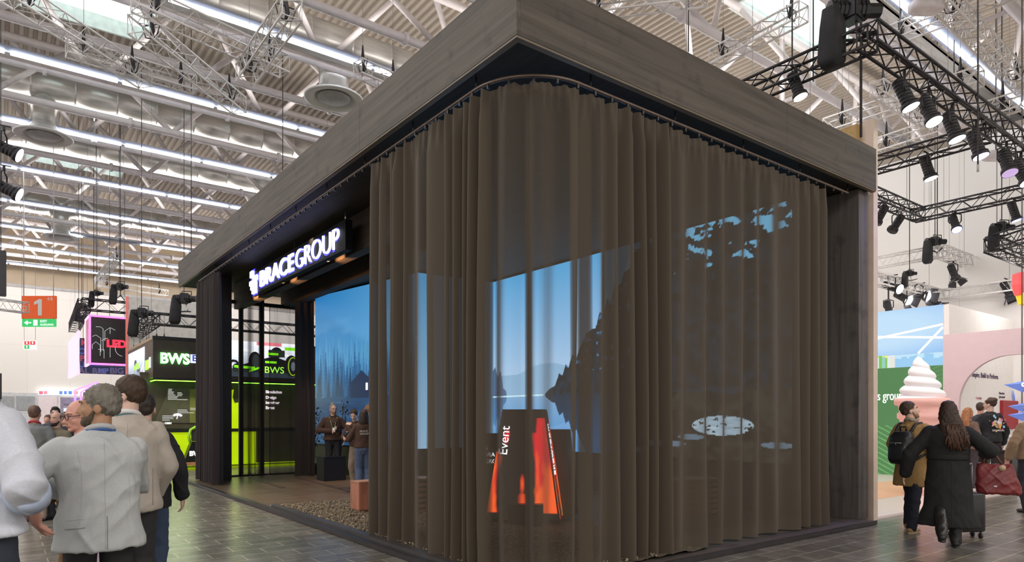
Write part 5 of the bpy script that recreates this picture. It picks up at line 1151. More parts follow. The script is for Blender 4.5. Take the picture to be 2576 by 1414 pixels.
def gem(px, py, D, s, label):
    p = at(px, py, D=D); t = thing('blue_gem', label, 'decoration', p); g = MB(); r = Vector((_c, -_s, 0))
    V_ = [p-r*s*1.5, p+r*s*1.4+Vector((0, 0, s*.55)), p+r*s*1.5-Vector((0, 0, s*.3)), p+Vector((0, 0, -s*.6)), p+Vector((-.1, -.25*s, s*.1)), p+Vector((.1, .3*s, 0))]
    g.add(V_, [(0, 4, 1), (1, 4, 2), (2, 4, 3), (3, 4, 0), (1, 5, 0), (2, 5, 1), (3, 5, 2), (0, 5, 3)]); g.build('body', MATS['gem_blue'], t)
    g = MB(); g.cyl(p, (p.x, p.y, 14.345), .006, 5); g.build('hanger_wire', M_WIRE, t); return t
t_ = gem(2572, 968, 14.6, .27, 'upper blue faceted ornament at the right edge, inside the arch'); 
g = MB(); o = at(2570, 972, D=14.3); text(g, 'CO', o, (_c, -_s, 0), (0, 0, 1), .11, bold=.01); g.build('lettering', MATS['text_white'], t_)
gem(2570, 1022, 14.6, .20, 'lower blue faceted ornament at the right edge, inside the arch'); gem(2572, 1044, 14.8, .22, 'pale blue ornament below the other two at the right edge')
# balloons of red and yellow at the right border
for (px, py, c, lb) in ((2570, 712, (.85, .10, .10), 'red'), (2580, 735, (.95, .62, .03), 'yellow')):
    p = at(px, py, D=15.5); t2 = thing('paper_lantern', lb+' hanging lantern at the right edge below the dense black truss', 'lantern', p); g = MB(); g.lathe([(.05, -.30), (.14, -.28), (.20, -.05), (.19, .2), (.08, .24)], p, 8, sm=False); g.build('shade', M('lantern_'+lb, c, .5, emit=c, es=.25), t2)
    g = MB(); g.cyl(p+Vector((0, 0, .22)), (p.x, p.y, 14.345), .006, 5); g.build('hanger_wire', M_WIRE, t2)
# giant soft ice cream
p = at(2318, 1000, D=13.8); cx_, cy2 = p.x, p.y; zr = at(2318, 1008, D=13.8).z; ztip = at(2310, 897, D=13.8).z
t = thing('ice_cream_sculpture', 'giant white soft ice cream sculpture in a pink cone before the green panel', 'sculpture', (cx_, cy2, .036))
g = MB(); H_ = ztip-zr; nT, nA = 90, 48; vs = []
for i in range(nT+1):
    tt_ = i/nT; z = zr+H_*tt_; R_ = .47*(1-tt_)**.72+.01
    for k in range(nA):
        a_ = 2*PI*k/nA; bul = np.abs(np.modf(tt_*4.6+k/nA)[0]-.5)*2; rr_ = R_*(1-.20*(bul**2)); lean = .07*tt_**3
        vs.append((cx_+rr_*math.cos(a_)-lean*_c, cy2+rr_*math.sin(a_)+lean*_s, z))
g.add(vs, [(i*nA+k, i*nA+(k+1) % nA, (i+1)*nA+(k+1) % nA, (i+1)*nA+k) for i in range(nT) for k in range(nA)]+[tuple(range(nA))[::-1], tuple(nT*nA+k for k in range(nA))], 0, True)
g.build('ice_cream', M('cream_white', (.90, .88, .90), .35, noise=0, emit=(1, .95, 1), es=.08), t)  # slight self-glow put into the white for the strong light on it
g = MB(); g.lathe([(.30, 0), (.33, .1), (.36, zr-.55), (.40, zr-.42), (.44, zr-.40), (.44, zr-.30), (.40, zr-.27), (.42, zr-.14), (.49, zr-.12), (.50, zr), (.46, zr+.01)], (cx_, cy2, .036), 40); g.build('cone', M('cone_pink', (.86, .50, .45), .5, noise=.04, emit=(.9, .5, .45), es=.12), t)  # cone colour is given some self-glow too
# counter and dark stool inside the arch
t2 = thing('counter', 'pale counter with grey plinth inside the arch, behind the man in the black sweatshirt', 'counter', (17.2, 1.2, .036)); a = at(2545, 1100, D=17); 
g = MB(); g.bevbox((a.x, a.y-.3, .12), (a.x+1.2, a.y+.3, 1.08), .01); g.build('body', M_WHITE, t2); g = MB(); g.box((a.x+.02, a.y-.28, .036), (a.x+1.18, a.y+.28, .12)); g.build('base', M('base_grey', (.3, .3, .32), .5), t2)
g = MB(); g.bevbox((a.x-.04, a.y-.34, 1.081), (a.x+1.24, a.y+.34, 1.12), .006); g.build('worktop', M_WHITE, t2)
a = at(2526, 1160, D=15); t2 = thing('black_case', 'black box case behind the man in the black sweatshirt', 'case', (a.x, a.y, .036)); g = MB(); g.bevbox((a.x-.2, a.y-.2, .036), (a.x+.2, a.y+.2, .82), .02); g.build('body', M_BLKP, t2); g = MB(); g.bevbox((a.x-.21, a.y-.21, .821), (a.x+.21, a.y+.21, .87), .01); g.build('lid', M_BLKP, t2)
# ---------------------------------------------------------------- people
def local(mb, name, mats, t, sm=None):
    me = bpy.data.meshes.new(name); me.from_pydata(mb.v, [], mb.f)
    for m in (mats if isinstance(mats, (list, tuple)) else [mats]): me.materials.append(m)
    me.polygons.foreach_set('material_index', mb.m); me.polygons.foreach_set('use_smooth', mb.sm if sm is None else [sm]*len(mb.f)); me.update()
    o = bpy.data.objects.new(name, me); COL.objects.link(o); o.parent = t; return o
def organic(mb, name, mat, t, voxel=.010, it=6, fold=0.0, freq=9.0, seed=0, stretch=(1, 1, .5), cut=None):
    """fuses overlapping shapes into one continuous smooth skin"""
    me = bpy.data.meshes.new('tmp'); me.from_pydata(mb.v, [], mb.f); me.update()
    o = bpy.data.objects.new('tmp', me); COL.objects.link(o)
    r = o.modifiers.new('r', 'REMESH'); r.mode = 'VOXEL'; r.voxel_size = voxel; r.use_smooth_shade = True
    s = o.modifiers.new('s', 'SMOOTH'); s.factor = .5; s.iterations = it
    bpy.context.view_layer.update()
    m2 = bpy.data.meshes.new_from_object(o.evaluated_get(bpy.context.evaluated_depsgraph_get())); bpy.data.objects.remove(o); bpy.data.meshes.remove(me)
    m2.name = name; m2.materials.clear(); m2.materials.append(mat)
    n = len(m2.vertices)
    if fold and n:
        co = np.empty(n*3); m2.vertices.foreach_get('co', co); co = co.reshape(-1, 3); nr = np.empty(n*3); m2.vertices.foreach_get('normal', nr); nr = nr.reshape(-1, 3)
        X, Y, Z = co[:, 0]+seed, co[:, 1], co[:, 2]; fq = freq*1.5
        r1 = (1-np.abs(2*vnoise((X*.9+Z*.55+Y*.3)*fq, (Z*.8-X*.5)*fq*.42, seed, 2)-1))**3; r2 = (1-np.abs(2*vnoise((X*.8-Z*.75-Y*.4)*fq*1.1, (Z*.6+X*.8)*fq*.4, seed+7, 2)-1))**3
        fine = vnoise(X*fq*2.2+Y*fq, Z*fq*1.6, seed+3, 2)-.5
        co = co+nr*((.75*r1+.65*r2-.42+.25*fine)*fold*.8)[:, None]; m2.vertices.foreach_set('co', co.ravel()); m2.update()
    m2.polygons.foreach_set('use_smooth', [True]*len(m2.polygons))
    ob = bpy.data.objects.new(name, m2); COL.objects.link(ob); ob.parent = t; return ob
def rc(mb, p, q, r0, r1, n=12):
    """tapered limb with round ends"""
    p, q = Vector(p), Vector(q); d = q-p; L = d.length; d = d/L if L > 1e-6 else Vector((0, 0, 1)); pts = []; rs = []
    for a in (-1, -.8, -.45): pts.append(p+d*a*r0); rs.append(max(r0*math.sqrt(max(0, 1-a*a)), r0*.05))
    pts += [p, q]; rs += [r0, r1]
    for a in (.45, .8, 1): pts.append(q+d*a*r1); rs.append(max(r1*math.sqrt(max(0, 1-a*a)), r1*.05))
    return mb.tube(pts, rs, n)
def hand(mb, Wp, d, nrm, s=1.0, curl=.5, side=1):
    Wp, d, nrm = Vector(Wp), Vector(d).normalized(), Vector(nrm); nrm = (nrm-d*nrm.dot(d)).normalized(); sd = d.cross(nrm)*side
    for k in (-1, -.33, .33, 1): rc(mb, Wp+sd*.012*k*s, Wp+d*.085*s+sd*.028*k*s, .015*s, .0125*s, 8)
    for k, l in zip((-1, -.33, .33, 1), (.062, .076, .080, .068)):
        a = Wp+d*.088*s+sd*.029*k*s; c1 = curl*.6; v1 = (d*math.cos(c1)+nrm*math.sin(c1)+sd*.09*k); c2 = curl*1.7; v2 = (d*math.cos(c2)+nrm*math.sin(c2)+sd*.05*k)
        m_ = a+v1*l*.5*s; rc(mb, a, m_, .0108*s, .0098*s, 8); rc(mb, m_, m_+v2*l*.5*s, .0098*s, .0082*s, 8)
    a = Wp+d*.03*s+sd*.026*s; b_ = a+(d*.6+sd*.75+nrm*.25).normalized()*.042*s; rc(mb, a, b_, .0135*s, .0105*s, 8); rc(mb, b_, b_+(d*.85+sd*.25+nrm*.35).normalized()*.034*s, .0105*s, .008*s, 8)
SKIN = {'light': (.62, .36, .27), 'pink': (.66, .33, .26), 'tan': (.44, .24, .14), 'pale': (.70, .45, .36)}
def skin(k): return M('skin_'+k, SKIN[k], .48, noise=.07, scale=14)
SEAM = {}
def wool(name, rgb, **k): return M('cloth_'+name, rgb, k.pop('rough', .85), noise=k.pop('noise', .05), scale=k.pop('scale', 60), bump=k.pop('bump', .03), **k)
def seam(t, pts, nm='seam', r=.0028, rgb=None, side=-1):
    o = SEAM[t.name]; out = []; bpy.context.view_layer.update()
    pts = np.array(pts); k_ = np.linspace(0, len(pts)-1, len(pts)*5); pts = np.stack([np.interp(k_, range(len(pts)), pts[:, 0]), np.interp(k_, range(len(pts)), pts[:, 1])], 1)
    for (x, z) in pts:
        h, p, n_, i = o.ray_cast(Vector((x, side*1.0, z)), Vector((0, -side, 0)))
        if h: out.append(p)
    if len(out) > 1:
        g = MB(); g.tube(out, r, 5); local(g, nm, o.data.materials[0] if rgb is None else M('seam_%d' % int(rgb[0]*999), rgb, .8, noise=0), t)
def limb_mid(a, b_, out, L): 
    a, b_ = Vector(a), Vector(b_); m = (a+b_)/2; h = math.sqrt(max(0, L*L-((b_-a).length/2)**2)); return m+Vector(out).normalized()*h
def person(label, px=None, D=None, loc=None, yaw=0., H=1.78, z0=0., w=1.0, head=(0, 0), armL=None, armR=None, feet=((-.10, 0.0), (.10, .0)), lift=(0, 0), tone='light',
           top=None, bottom=None, shoes=(.03, .03, .03), hair=None, voxel=.010, group=None, belly=0., handcurl=(.5, .5), handn=None, lean=0., sole=None, skirt=None, name='person', far=False, beard=None):
    if loc is None: p = at(px, 1300, D=D); loc = (p.x, p.y, z0)
    t = thing(name, label, 'person', loc, group); t.rotation_euler = (0, 0, yaw); s = H/1.78; t.scale = (s, s, s)
    R_ = Matrix.Rotation(head[0], 4, 'Z') @ Matrix.Rotation(head[1], 4, 'X'); piv = Vector((0, lean*1.5, 1.53))
    HD = lambda x, y, z: piv+R_ @ (Vector((x, y, z))-Vector((0, 0, 1.53)))
    hr = R_.to_3x3()
    lx = lambda z: lean*z
    armL = armL or ((-.25*w-.02, -.03, 1.17), (-.25*w-.02, .06, .93)); armR = armR or ((.25*w+.02, -.03, 1.17), (.25*w+.02, .06, .93))
    b = MB()
    # trunk, neck, head
    b.loft([(0, 0, .84, .10*w, .07), (0, 0, .95, .145*w, .095), (0, .004, 1.08, .125*w, .085+belly*.3), (0, .0+lx(1.2), 1.22, .14*w, .095), (0, lx(1.35), 1.36, .15*w, .09), (0, lx(1.45)-.01, 1.44, .12*w, .06), (0, lx(1.5), 1.50, .055, .05)], 16)
    rc(b, (0, lx(1.46)-.012, 1.46), HD(0, -.012, 1.60), .063, .057)
    b.ell(HD(0, -.012, 1.684), (.076, .096, .095), 10, R=hr)
    b.ell(HD(0, .020, 1.640), (.066, .074, .090), 10, R=hr)
    b.ell(HD(0, .036, 1.585), (.050, .050, .036), 8, R=hr); b.ell(HD(0, .076, 1.566), (.021, .018, .017), 6, R=hr)
    rc(b, HD(0, .088, 1.668), HD(0, .108, 1.628), .0095, .0155, 8); rc(b, HD(-.011, .094, 1.621), HD(.011, .094, 1.621), .011, .011, 8)
    rc(b, HD(-.038, .078, 1.682), HD(.038, .078, 1.682), .012, .012, 8); rc(b, HD(-.018, .087, 1.596), HD(.018, .087, 1.596), .0085, .0085, 8)
    for sx in (-1, 1):
        b.ell(HD(sx*.036, .062, 1.632), (.024, .022, .022), 6, R=hr)
        b.ell(HD(sx*.079, -.008, 1.640), (.010, .021, .033), 6, R=hr)
    hips = [Vector((-.085*w, 0, .93)), Vector((.085*w, 0, .93))]; sh = [Vector((-.185*w, lx(1.43)-.01, 1.435)), Vector((.185*w, lx(1.43)-.01, 1.435))]
    kn = []; an = []
    for i, (fx, fy) in enumerate(feet):
        a = Vector((fx, fy-.03, .085+lift[i])); k = limb_mid(hips[i], a, (0, 1, .15), .432); kn.append(k); an.append(a)
        rc(b, hips[i], k, .078, .052); rc(b, k, a, .050, .034)
        rc(b, a+Vector((0, -.02, -.035)), a+Vector((0, .14, -.05)), .034, .026)
    hn = handn or ((1, 0, 0), (-1, 0, 0))
    for i, (el, wr) in enumerate((armL, armR)):
        el, wr = Vector(el), Vector(wr)
        rc(b, sh[i]+Vector((-sh[i].x*.14, 0, -.035)), el, .040, .038); rc(b, el, wr, .038, .026)
        if not far: hand(b, wr, wr-el, hn[i], 1.0, handcurl[i], -1 if i == 0 else 1)
        else: rc(b, wr, wr+(wr-el).normalized()*.12, .03, .022)
    organic(b, 'body', skin(tone), t, voxel, 5)
    # trousers
    if bottom:
        g = MB(); e = bottom.get('loose', .016)
        g.loft([(0, 0, .83, .12*w, .085), (0, -.01, .93, .175*w, .125), (0, 0, 1.02, .165*w, .118+belly*.5), (0, .004, bottom.get('waist', 1.07), .155*w, .110+belly*.5)], 20)
        for i in range(2):
            rc(g, hips[i], kn[i], .088+e*.6, .058+e); hem = an[i]+Vector((0, .0, -.01)); rc(g, kn[i], hem, .058+e, .042+e*1.2)
        organic(g, 'trousers', bottom['mat'], t, max(voxel, .011), 5, bottom.get('fold', .012), 8, 3)
    # shoes
    g_ = M('shoe_%d_%d_%d' % tuple(int(c*255) for c in shoes), shoes, .45, noise=.1)
    for i in range(2):
        a = an[i]; g = MB(); z = -.055
        rc(g, a+Vector((0, -.025, -.035)), a+Vector((0, .02, .0)), .046, .044); rc(g, a+Vector((0, -.01, -.045)), a+Vector((0, .145, -.058)), .042, .034)
        o = organic(g, 'shoe', g_, t, .010, 3)
        if sole: 
            g = MB(); g.loft([(a.x, a.y+.055, a.z-.092, .040, .125), (a.x, a.y+.055, a.z-.066, .044, .130)], 16); local(g, 'sole', M('sole_%d' % int(sole[0]*255), sole, .6), o).parent = o
    # upper garment
    if top:
        g = MB(); hz = top.get('hem', .90); fl = top.get('flare', 1.0); e = top.get('ease', .018)
        rings = [(0, .0, hz, (.180+e)*w*fl, (.125+e)*fl+belly*.6), (0, 0, hz+.004, (.182+e)*w*fl, (.127+e)*fl+belly*.6)]
        for z in (top.get('mid') or []): rings.append(z)
        if hz < .95 and not top.get('mid'): rings.append((0, -.005, .98, (.172+e)*w*max(1, fl*.97), .124+e+belly))
        rings += [(0, 0, 1.10, (.160+e)*w*top.get('waistk', 1), (.112+e)*top.get('waistk', 1)+belly), (0, lx(1.25), 1.25, (.172+e)*w, .116+e+belly*.3), (0, lx(1.37)-.006, 1.37, (.182+e)*w, .112+e), (0, lx(1.44)-.012, 1.44, (.172+e)*w, .090+e), (0, lx(1.47)-.012, 1.468, (.140)*w, .078), (0, lx(1.48)-.012, 1.492, (.100)*w, .068), (0, lx(1.5)-.012, 1.512, .072, .064)]
        g.loft(rings, 24)
        for i, (el, wr) in enumerate((armL, armR)):
            el, wr = Vector(el), Vector(wr); k = top.get('sleeve', 1.0); e2 = wr if k >= 1 else el.lerp(wr, k); se = top.get('se', .016)
            rc(g, sh[i]+Vector((-sh[i].x*.10, 0, -.028)), el, .060+se*.5, .050+se); rc(g, el, e2-(wr-el).normalized()*.01, .050+se, (.036 if k >= 1 else .046)+se)
        t_top = organic(g, top.get('name', 'jacket'), top['mat'], t, max(voxel, .010), 9, top.get('fold', .014)*1.35, top.get('freq', 8)*.8, len(label) % 7); SEAM[t.name] = t_top
        if top.get('collar'):
            g = MB(); cz = 1.500; n = 26; pts = [Vector((.070*math.cos(a)*1.0, lx(1.5)-.012+.066*math.sin(a), cz+.030*(-math.sin(a))+.014)) for a in np.linspace(PI*.62, PI*2.38, n)]
            g.tube(pts, [.016]*n, 8); local(g, 'collar', top['collar'], t)
        if top.get('cuff'):
            for el, wr in ((armL), (armR)):
                el, wr = Vector(el), Vector(wr); k = top.get('sleeve', 1.0); c = el.lerp(wr, k) if k < 1 else wr; d = (wr-el).normalized()
                g = MB(); rq = .064+top.get('se', .016); g.tube([c-d*.075, c-d*.07, c-d*.03, c+d*.012, c+d*.014], [rq-.01, rq, rq+.002, rq-.002, rq-.012], 18); local(g, 'cuff', top['cuff'], t)
    if skirt:
        pass
    # hair, eyes
    hk = hair or {}
    hm = M('hair_'+hk.get('name', 'brown'), hk.get('rgb', (.05, .03, .02)), .6, noise=.35, scale=40, bump=.3, stretch=(1, 1, .25))
    st = hk.get('style', 'short'); g = MB()
    if st != 'bald':
        g.ell(HD(0, -.024, 1.696), (.084+hk.get('vol', 0), .099+hk.get('vol', 0), .096+hk.get('vol', 0)), 12, R=hr)
        if st in ('short', 'fade'): g.ell(HD(0, -.055, 1.655), (.072, .060, .060), 10, R=hr)
        if st == 'quiff': g.ell(HD(0, .03, 1.765), (.058, .05, .035), 8, R=hr); g.ell(HD(0, -.055, 1.65), (.072, .06, .06), 10, R=hr)
        if st == 'curly':
            for k in range(26):
                a = k*2.4; zz = 1.70+.085*((k*.37) % 1); rr = .085*math.sqrt(max(.05, 1-((zz-1.68)/.115)**2)); g.ell(HD(rr*math.cos(a), -.02+rr*1.1*math.sin(a)-.01, zz), (.027, .027, .025), 6)
        if st == 'bun': g.ell(HD(0, -.055, 1.80), (.033, .033, .030), 8, R=hr); 
        if st == 'long':
            L_ = hk.get('len', .3); sp = hk.get('spread', .0); bk = -.055
            g.loft([(piv.x, piv.y-.055, 1.72, .085, .075), (piv.x+sp*.1, piv.y-.085, 1.60, .098, .065), (piv.x+sp*.3, piv.y-.115, 1.50, .125, .055), (piv.x+sp*.7, piv.y-.125, 1.50-L_*.45, .14, .045), (piv.x+sp, piv.y-.13, 1.50-L_*.8, .12, .040), (piv.x+sp*1.2, piv.y-.125, 1.50-L_, .06, .025)], 18)
            for sx in (-1, 1): rc(g, HD(sx*.070, -.01, 1.70), HD(sx*.082, -.03, 1.56), .022, .020)
        if st == 'bob':
            g.loft([(piv.x, piv.y-.03, 1.72, .092, .095), (piv.x, piv.y-.035, 1.62, .102, .098), (piv.x, piv.y-.04, 1.52, .104, .085), (piv.x, piv.y-.04, 1.46, .09, .07)], 18)
        organic(g, 'hair', hm, t, .009 if not far else .013, 3, hk.get('tex', .008), 40, 2, stretch=(1, 1, .3))
    elif hk.get('fringe', True):
        g.ell(HD(0, -.048, 1.650), (.082, .066, .045), 10, R=hr); organic(g, 'hair', hm, t, .009 if not far else .013, 3)
    if beard:
        bm_ = M('beard_'+beard[0], beard[1], .8, noise=.4, scale=60, bump=.3); g = MB()
        g.ell(HD(0, .040, 1.580), (.054, .053, .044), 10, R=hr); g.ell(HD(0, .074, 1.562), (.030, .024, .026), 8, R=hr)
        for sx in (-1, 1): rc(g, HD(sx*.062, .012, 1.63), HD(sx*.048, .04, 1.585), .012, .016, 8)
        organic(g, 'beard', bm_, t, .008, 3, .004, 50)
    g = MB(); gi = MB()
    for sx in (-1, 1):
        if far: continue
        g2 = MB(); g2.ell(HD(sx*.032, .0695, 1.664), (.0120, .0100, .0085), 8, R=hr); o = local(g2, 'eye', M('eye_white', (.75, .72, .70), .2, noise=0), t)
        g2 = MB(); g2.ell(HD(sx*.032, .0775, 1.664), (.0050, .0032, .0050), 6, R=hr); local(g2, 'iris', M('iris_dark', (.03, .02, .015), .2, noise=0), t).parent = o
        g2 = MB(); g2.tube([HD(sx*.016, .094, 1.684), HD(sx*.034, .091, 1.690), HD(sx*.052, .074, 1.683)], [.004, .005, .003], 6); local(g2, 'eyebrow', hm, t)
    if not far:
        g2 = MB(); g2.tube([HD(-.024, .083, 1.592), HD(0, .0965, 1.594), HD(.024, .083, 1.592)], [.003, .0055, .003], 6); local(g2, 'lips', M('lips', (.42, .17, .14), .4, noise=0), t)
    t['_'] = 0; del t['_']
    return t, HD
def glasses(t, HD, rgb=(.03, .02, .03), r=.0028):
    g = MB()
    for sx in (-1, 1):
        g.tube([HD(sx*.035+.026*math.cos(a), .106-abs(.026*math.cos(a)*.1), 1.662+.019*math.sin(a)) for a in np.linspace(0, 2*PI, 15)[:-1]], r, 5, closed=True)
        g.tube([HD(sx*.061, .104, 1.668), HD(sx*.082, .03, 1.668), HD(sx*.084, -.015, 1.655)], r, 5)
    g.tube([HD(-.010, .107, 1.668), HD(.010, .107, 1.668)], r, 5)
    return local(g, 'glasses', M('glasses_%d' % int(rgb[0]*200), rgb, .3, noise=0), t)
def lanyard(t, rgb, chest=1.22, y=.15, r=.006, flat=False, back=True):
    g = MB(); pts = [Vector((.012, y, chest)), Vector((.05, y*.92, 1.34)), Vector((.085, .06, 1.47)), Vector((.068, -.05, 1.515)), Vector((0, -.082, 1.527)), Vector((-.068, -.05, 1.515)), Vector((-.085, .06, 1.47)), Vector((-.05, y*.92, 1.34)), Vector((-.012, y, chest))]
    g.tube(pts, r, 6); return local(g, 'lanyard', M('lanyard_%d_%d' % (int(rgb[0]*99), int(rgb[2]*99)), rgb, .5, noise=0), t)
YF = -TH    # yaw of someone looking the way the camera looks
BR = lambda r, g_, b_: lin(r, g_, b_)

# --- group standing on the left
t, HD = person('person in a white-blue shirt with rolled sleeves, back turned, cut by the left edge', px=-80, D=3.25, yaw=YF-.1, H=1.99, w=1.17, tone='pink',
    armL=((-.34, -.04, 1.18), (-.25, .14, .98)), armR=((.335, -.08, 1.155), (.185, .15, .97)), top=dict(mat=wool('shirt_pale', (.64, .67, .76), scale=90, bump=.03), hem=.93, ease=.030, se=.020, sleeve=.36, fold=.022, freq=6.5, name='shirt', cuff=wool('cuff_blue', (.46, .54, .70)), collar=wool('shirt_pale', (.64, .67, .76))),
    bottom=dict(mat=wool('jeans_dark', (.035, .045, .065))), hair=dict(name='brown', rgb=(.06, .035, .02)), voxel=.006, handn=((0, 1, 0), (0, 1, 0)))
t, HD = person('person in a light grey blazer with grey hair, beard and blue lanyard, arms crossed', px=250, D=4.05, yaw=YF+.72, H=1.79, w=1.10, tone='tan', head=(1.22, -.03), belly=.02,
    armL=((-.40, .02, 1.20), (-.14, .26, 1.14)), armR=((.235, .17, 1.17), (.03, .32, 1.17)), top=dict(mat=wool('blazer_grey', (.50, .52, .53), scale=120, bump=.04), hem=.815, ease=.030, flare=1.05, se=.024, fold=.020, freq=6, name='blazer', collar=wool('blazer_grey', (.5, .52, .53))),
    bottom=dict(mat=wool('trousers_charcoal', (.030, .029, .031))), hair=dict(name='salt', rgb=(.16, .145, .12), style='fade', vol=.002, tex=.014), beard=('grey', (.10, .075, .05)), voxel=.007, handn=((0, -1, 0), (0, -1, 0)))
lanyard(t, (.05, .15, .45), r=.010); p2 = t
seam(t, [(0, z) for z in np.linspace(1.46, .83, 16)], r=.0016, rgb=(.42, .44, .45)); seam(t, [(.01, z) for z in np.linspace(1.02, .83, 6)], 'vent', .003, (.30, .31, .32))
seam(t, [(-.13+.02*math.sin(a*3), z) for a, z in zip(np.linspace(0, 1, 8), np.linspace(1.40, .98, 8))], r=.0014, rgb=(.44, .46, .47)); seam(t, [(.15-.02*math.sin(a*3), z) for a, z in zip(np.linspace(0, 1, 8), np.linspace(1.40, .98, 8))], r=.0014, rgb=(.44, .46, .47))
seam(t, [(-.185, .955), (-.10, .968)], 'pocket_flap', .006, (.44, .46, .47)); seam(t, [(-.185, 1.0), (-.10, 1.012)], 'pocket_seam', .0016, (.40, .42, .43))
t, HD = person('tall person in a beige blazer with dark hair, behind the grey-haired one', px=322, D=4.95, yaw=YF+.5, H=1.90, w=1.0, tone='pale', head=(1.15, 0),
    armL=((-.28, .02, 1.18), (-.14, .22, 1.05)), armR=((.245, .05, 1.15), (.18, .20, .94)), top=dict(mat=wool('blazer_beige', (.47, .42, .37), scale=140, bump=.05, noise=.07), hem=.86, ease=.026, flare=1.06, fold=.016, freq=6, name='blazer', collar=wool('collar_white', (.75, .74, .74))),
    bottom=dict(mat=wool('trousers_dark', (.035, .034, .038))), hair=dict(name='darkbrown', rgb=(.045, .024, .012), vol=.006), voxel=.008)
lanyard(t, (.10, .25, .30), r=.006)
seam(t, [(0, z) for z in np.linspace(1.46, .87, 16)], r=.0018, rgb=(.38, .34, .30)); seam(t, [(.15, z) for z in np.linspace(1.15, .90, 8)], 'vent', .003, (.24, .21, .19))
t, HD = person('person in a black suit, mostly hidden behind the beige blazer', px=362, D=5.6, yaw=YF+.2, H=1.80, w=1.02, tone='pale', head=(.3, 0),
    top=dict(mat=wool('suit_black', (.014, .015, .018)), hem=.84, ease=.024, fold=.014, name='jacket', collar=wool('collar_white', (.75, .74, .74))), bottom=dict(mat=wool('jeans_blue', (.045, .07, .13))), hair=dict(name='black', rgb=(.03, .02, .015)), voxel=.007)
t, HD = person('bald person with dark glasses and a brown jacket, looking left', px=207, D=4.85, yaw=YF+PI/2+.5, H=1.73, w=1.04, tone='pink', head=(.50, -.14),
    armL=((-.27, .06, 1.16), (-.10, .26, 1.10)), armR=((.27, .04, 1.17), (.10, .26, 1.05)), top=dict(mat=wool('jacket_olive', (.155, .095, .035), scale=70), hem=.90, ease=.026, se=.024, fold=.020, name='jacket', collar=wool('shirt_blue_grey', (.42, .47, .55))),
    bottom=dict(mat=wool('trousers_brown', (.17, .085, .025)), loose=.022, fold=.018), shoes=(.08, .05, .03), hair=dict(name='fair', rgb=(.35, .22, .14), style='bald', fringe=False), voxel=.007)
glasses(t, HD, (.05, .02, .03), .0034); lanyard(t, (.55, .05, .08), r=.006)
# --- passers-by farther back on the left
def far_p(label, px, D, yaw, H, tone, topc, nm, botc, hair, **k):
    return person(label, px=px, D=D, yaw=yaw, H=H, tone=tone, top=dict(mat=wool(nm, topc), hem=.86, ease=.03, name='jacket', fold=.012, collar=k.pop('collar', None)), bottom=dict(mat=wool('b_'+nm, botc)), hair=hair, voxel=.013, far=k.pop('far', True), **k)
TC = YF+PI  # facing the camera
t, HD = far_p('bald bearded person in an olive tan jacket facing the camera between the group', 141, 10.6, TC-.1, 1.69, 'light', (.19, .16, .11), 'jacket_tan', (.05, .05, .06), dict(style='bald', name='darkbrown', rgb=(.045, .024, .012), fringe=False), beard=('dark', (.04, .02, .015)), far=False)
g = MB(); g.loft([(0, .135, 1.05, .055, .02), (0, .140, 1.25, .06, .02), (0, .10, 1.46, .05, .02)], 12); local(g, 'shirt_front', wool('tee_white', (.75, .72, .70)), t)
t, HD = far_p('person with dark quiff and glasses in a dark blue coat behind the bald bearded one', 139, 13.2, TC+.5, 1.80, 'pale', (.04, .05, .075), 'coat_navy', (.03, .03, .04), dict(style='quiff', name='black', rgb=(.03, .02, .015)), far=False); glasses(t, HD)
far_p('balding person in a grey jacket and khaki trousers, seen from behind by the pale shirt', 88, 10.4, YF+.3, 1.78, 'light', (.19, .20, .20), 'jacket_grey', (.36, .27, .20), dict(style='short', name='thin_brown', rgb=(.13, .07, .045)), collar=wool('collar_red', (.55, .04, .06)), shoes=(.12, .1, .09))
far_p('dark-haired person in a black jacket just right of the bald bearded one', 164, 12.0, TC-.5, 1.70, 'light', (.02, .02, .025), 'jacket_black', (.03, .03, .03), dict(style='short', name='darkbrown'))
far_p('dark-haired person with head bowed next to the glasses of the bald one', 178, 13.5, TC+.9, 1.74, 'light', (.06, .04, .08), 'jacket_plum', (.03, .03, .03), dict(style='short', name='black'), head=(0, -.4))
far_p('brown-haired person in a dark coat in front of the dark vitrine', 366, 11.5, YF-.5, 1.72, 'light', (.03, .03, .035), 'coat_dark', (.03, .03, .03), dict(style='short', name='midbrown', rgb=(.10, .055, .03)))
far_p('person in dark clothes far behind, between quiff and white stand panel', 120, 15.5, TC+.2, 1.66, 'pink', (.10, .05, .05), 'jacket_maroon', (.03, .03, .03), dict(style='short', name='midbrown'))

# --- on the stand
sw = wool('sweater_brown', (.072, .036, .024), scale=80)
t, HD = person('bearded person with bun, glasses and green lanyard in a brown sweater holding a cup', px=838, D=16.7, z0=.068, yaw=TC+.30, H=1.86, w=1.08, tone='pale', head=(.35, 0),
    armL=((-.33, .02, 1.17), (-.27, .06, .93)), armR=((.34, .03, 1.16), (.06, .27, 1.16)), top=dict(mat=sw, hem=.93, ease=.024, se=.020, fold=.014, name='sweater', collar=sw), bottom=dict(mat=wool('trousers_black', (.012, .012, .014))), hair=dict(style='bun', name='grey_blond', rgb=(.30, .24, .19), vol=-.004), beard=('ginger', (.35, .16, .07)), voxel=.008, handn=((1, 0, 0), (-.3, 1, 0)))
glasses(t, HD, (.12, .10, .10)); lanyard(t, (.35, .55, .18), chest=1.15, y=.16)
g = MB(); g.bevbox((-.075, .155, 1.18), (-.025, .165, 1.26), .003); local(g, 'badge', wool('badge_cream', (.7, .6, .5)), t)
wp = t.matrix_basis @ Vector((-.01, .33, 1.17)); 
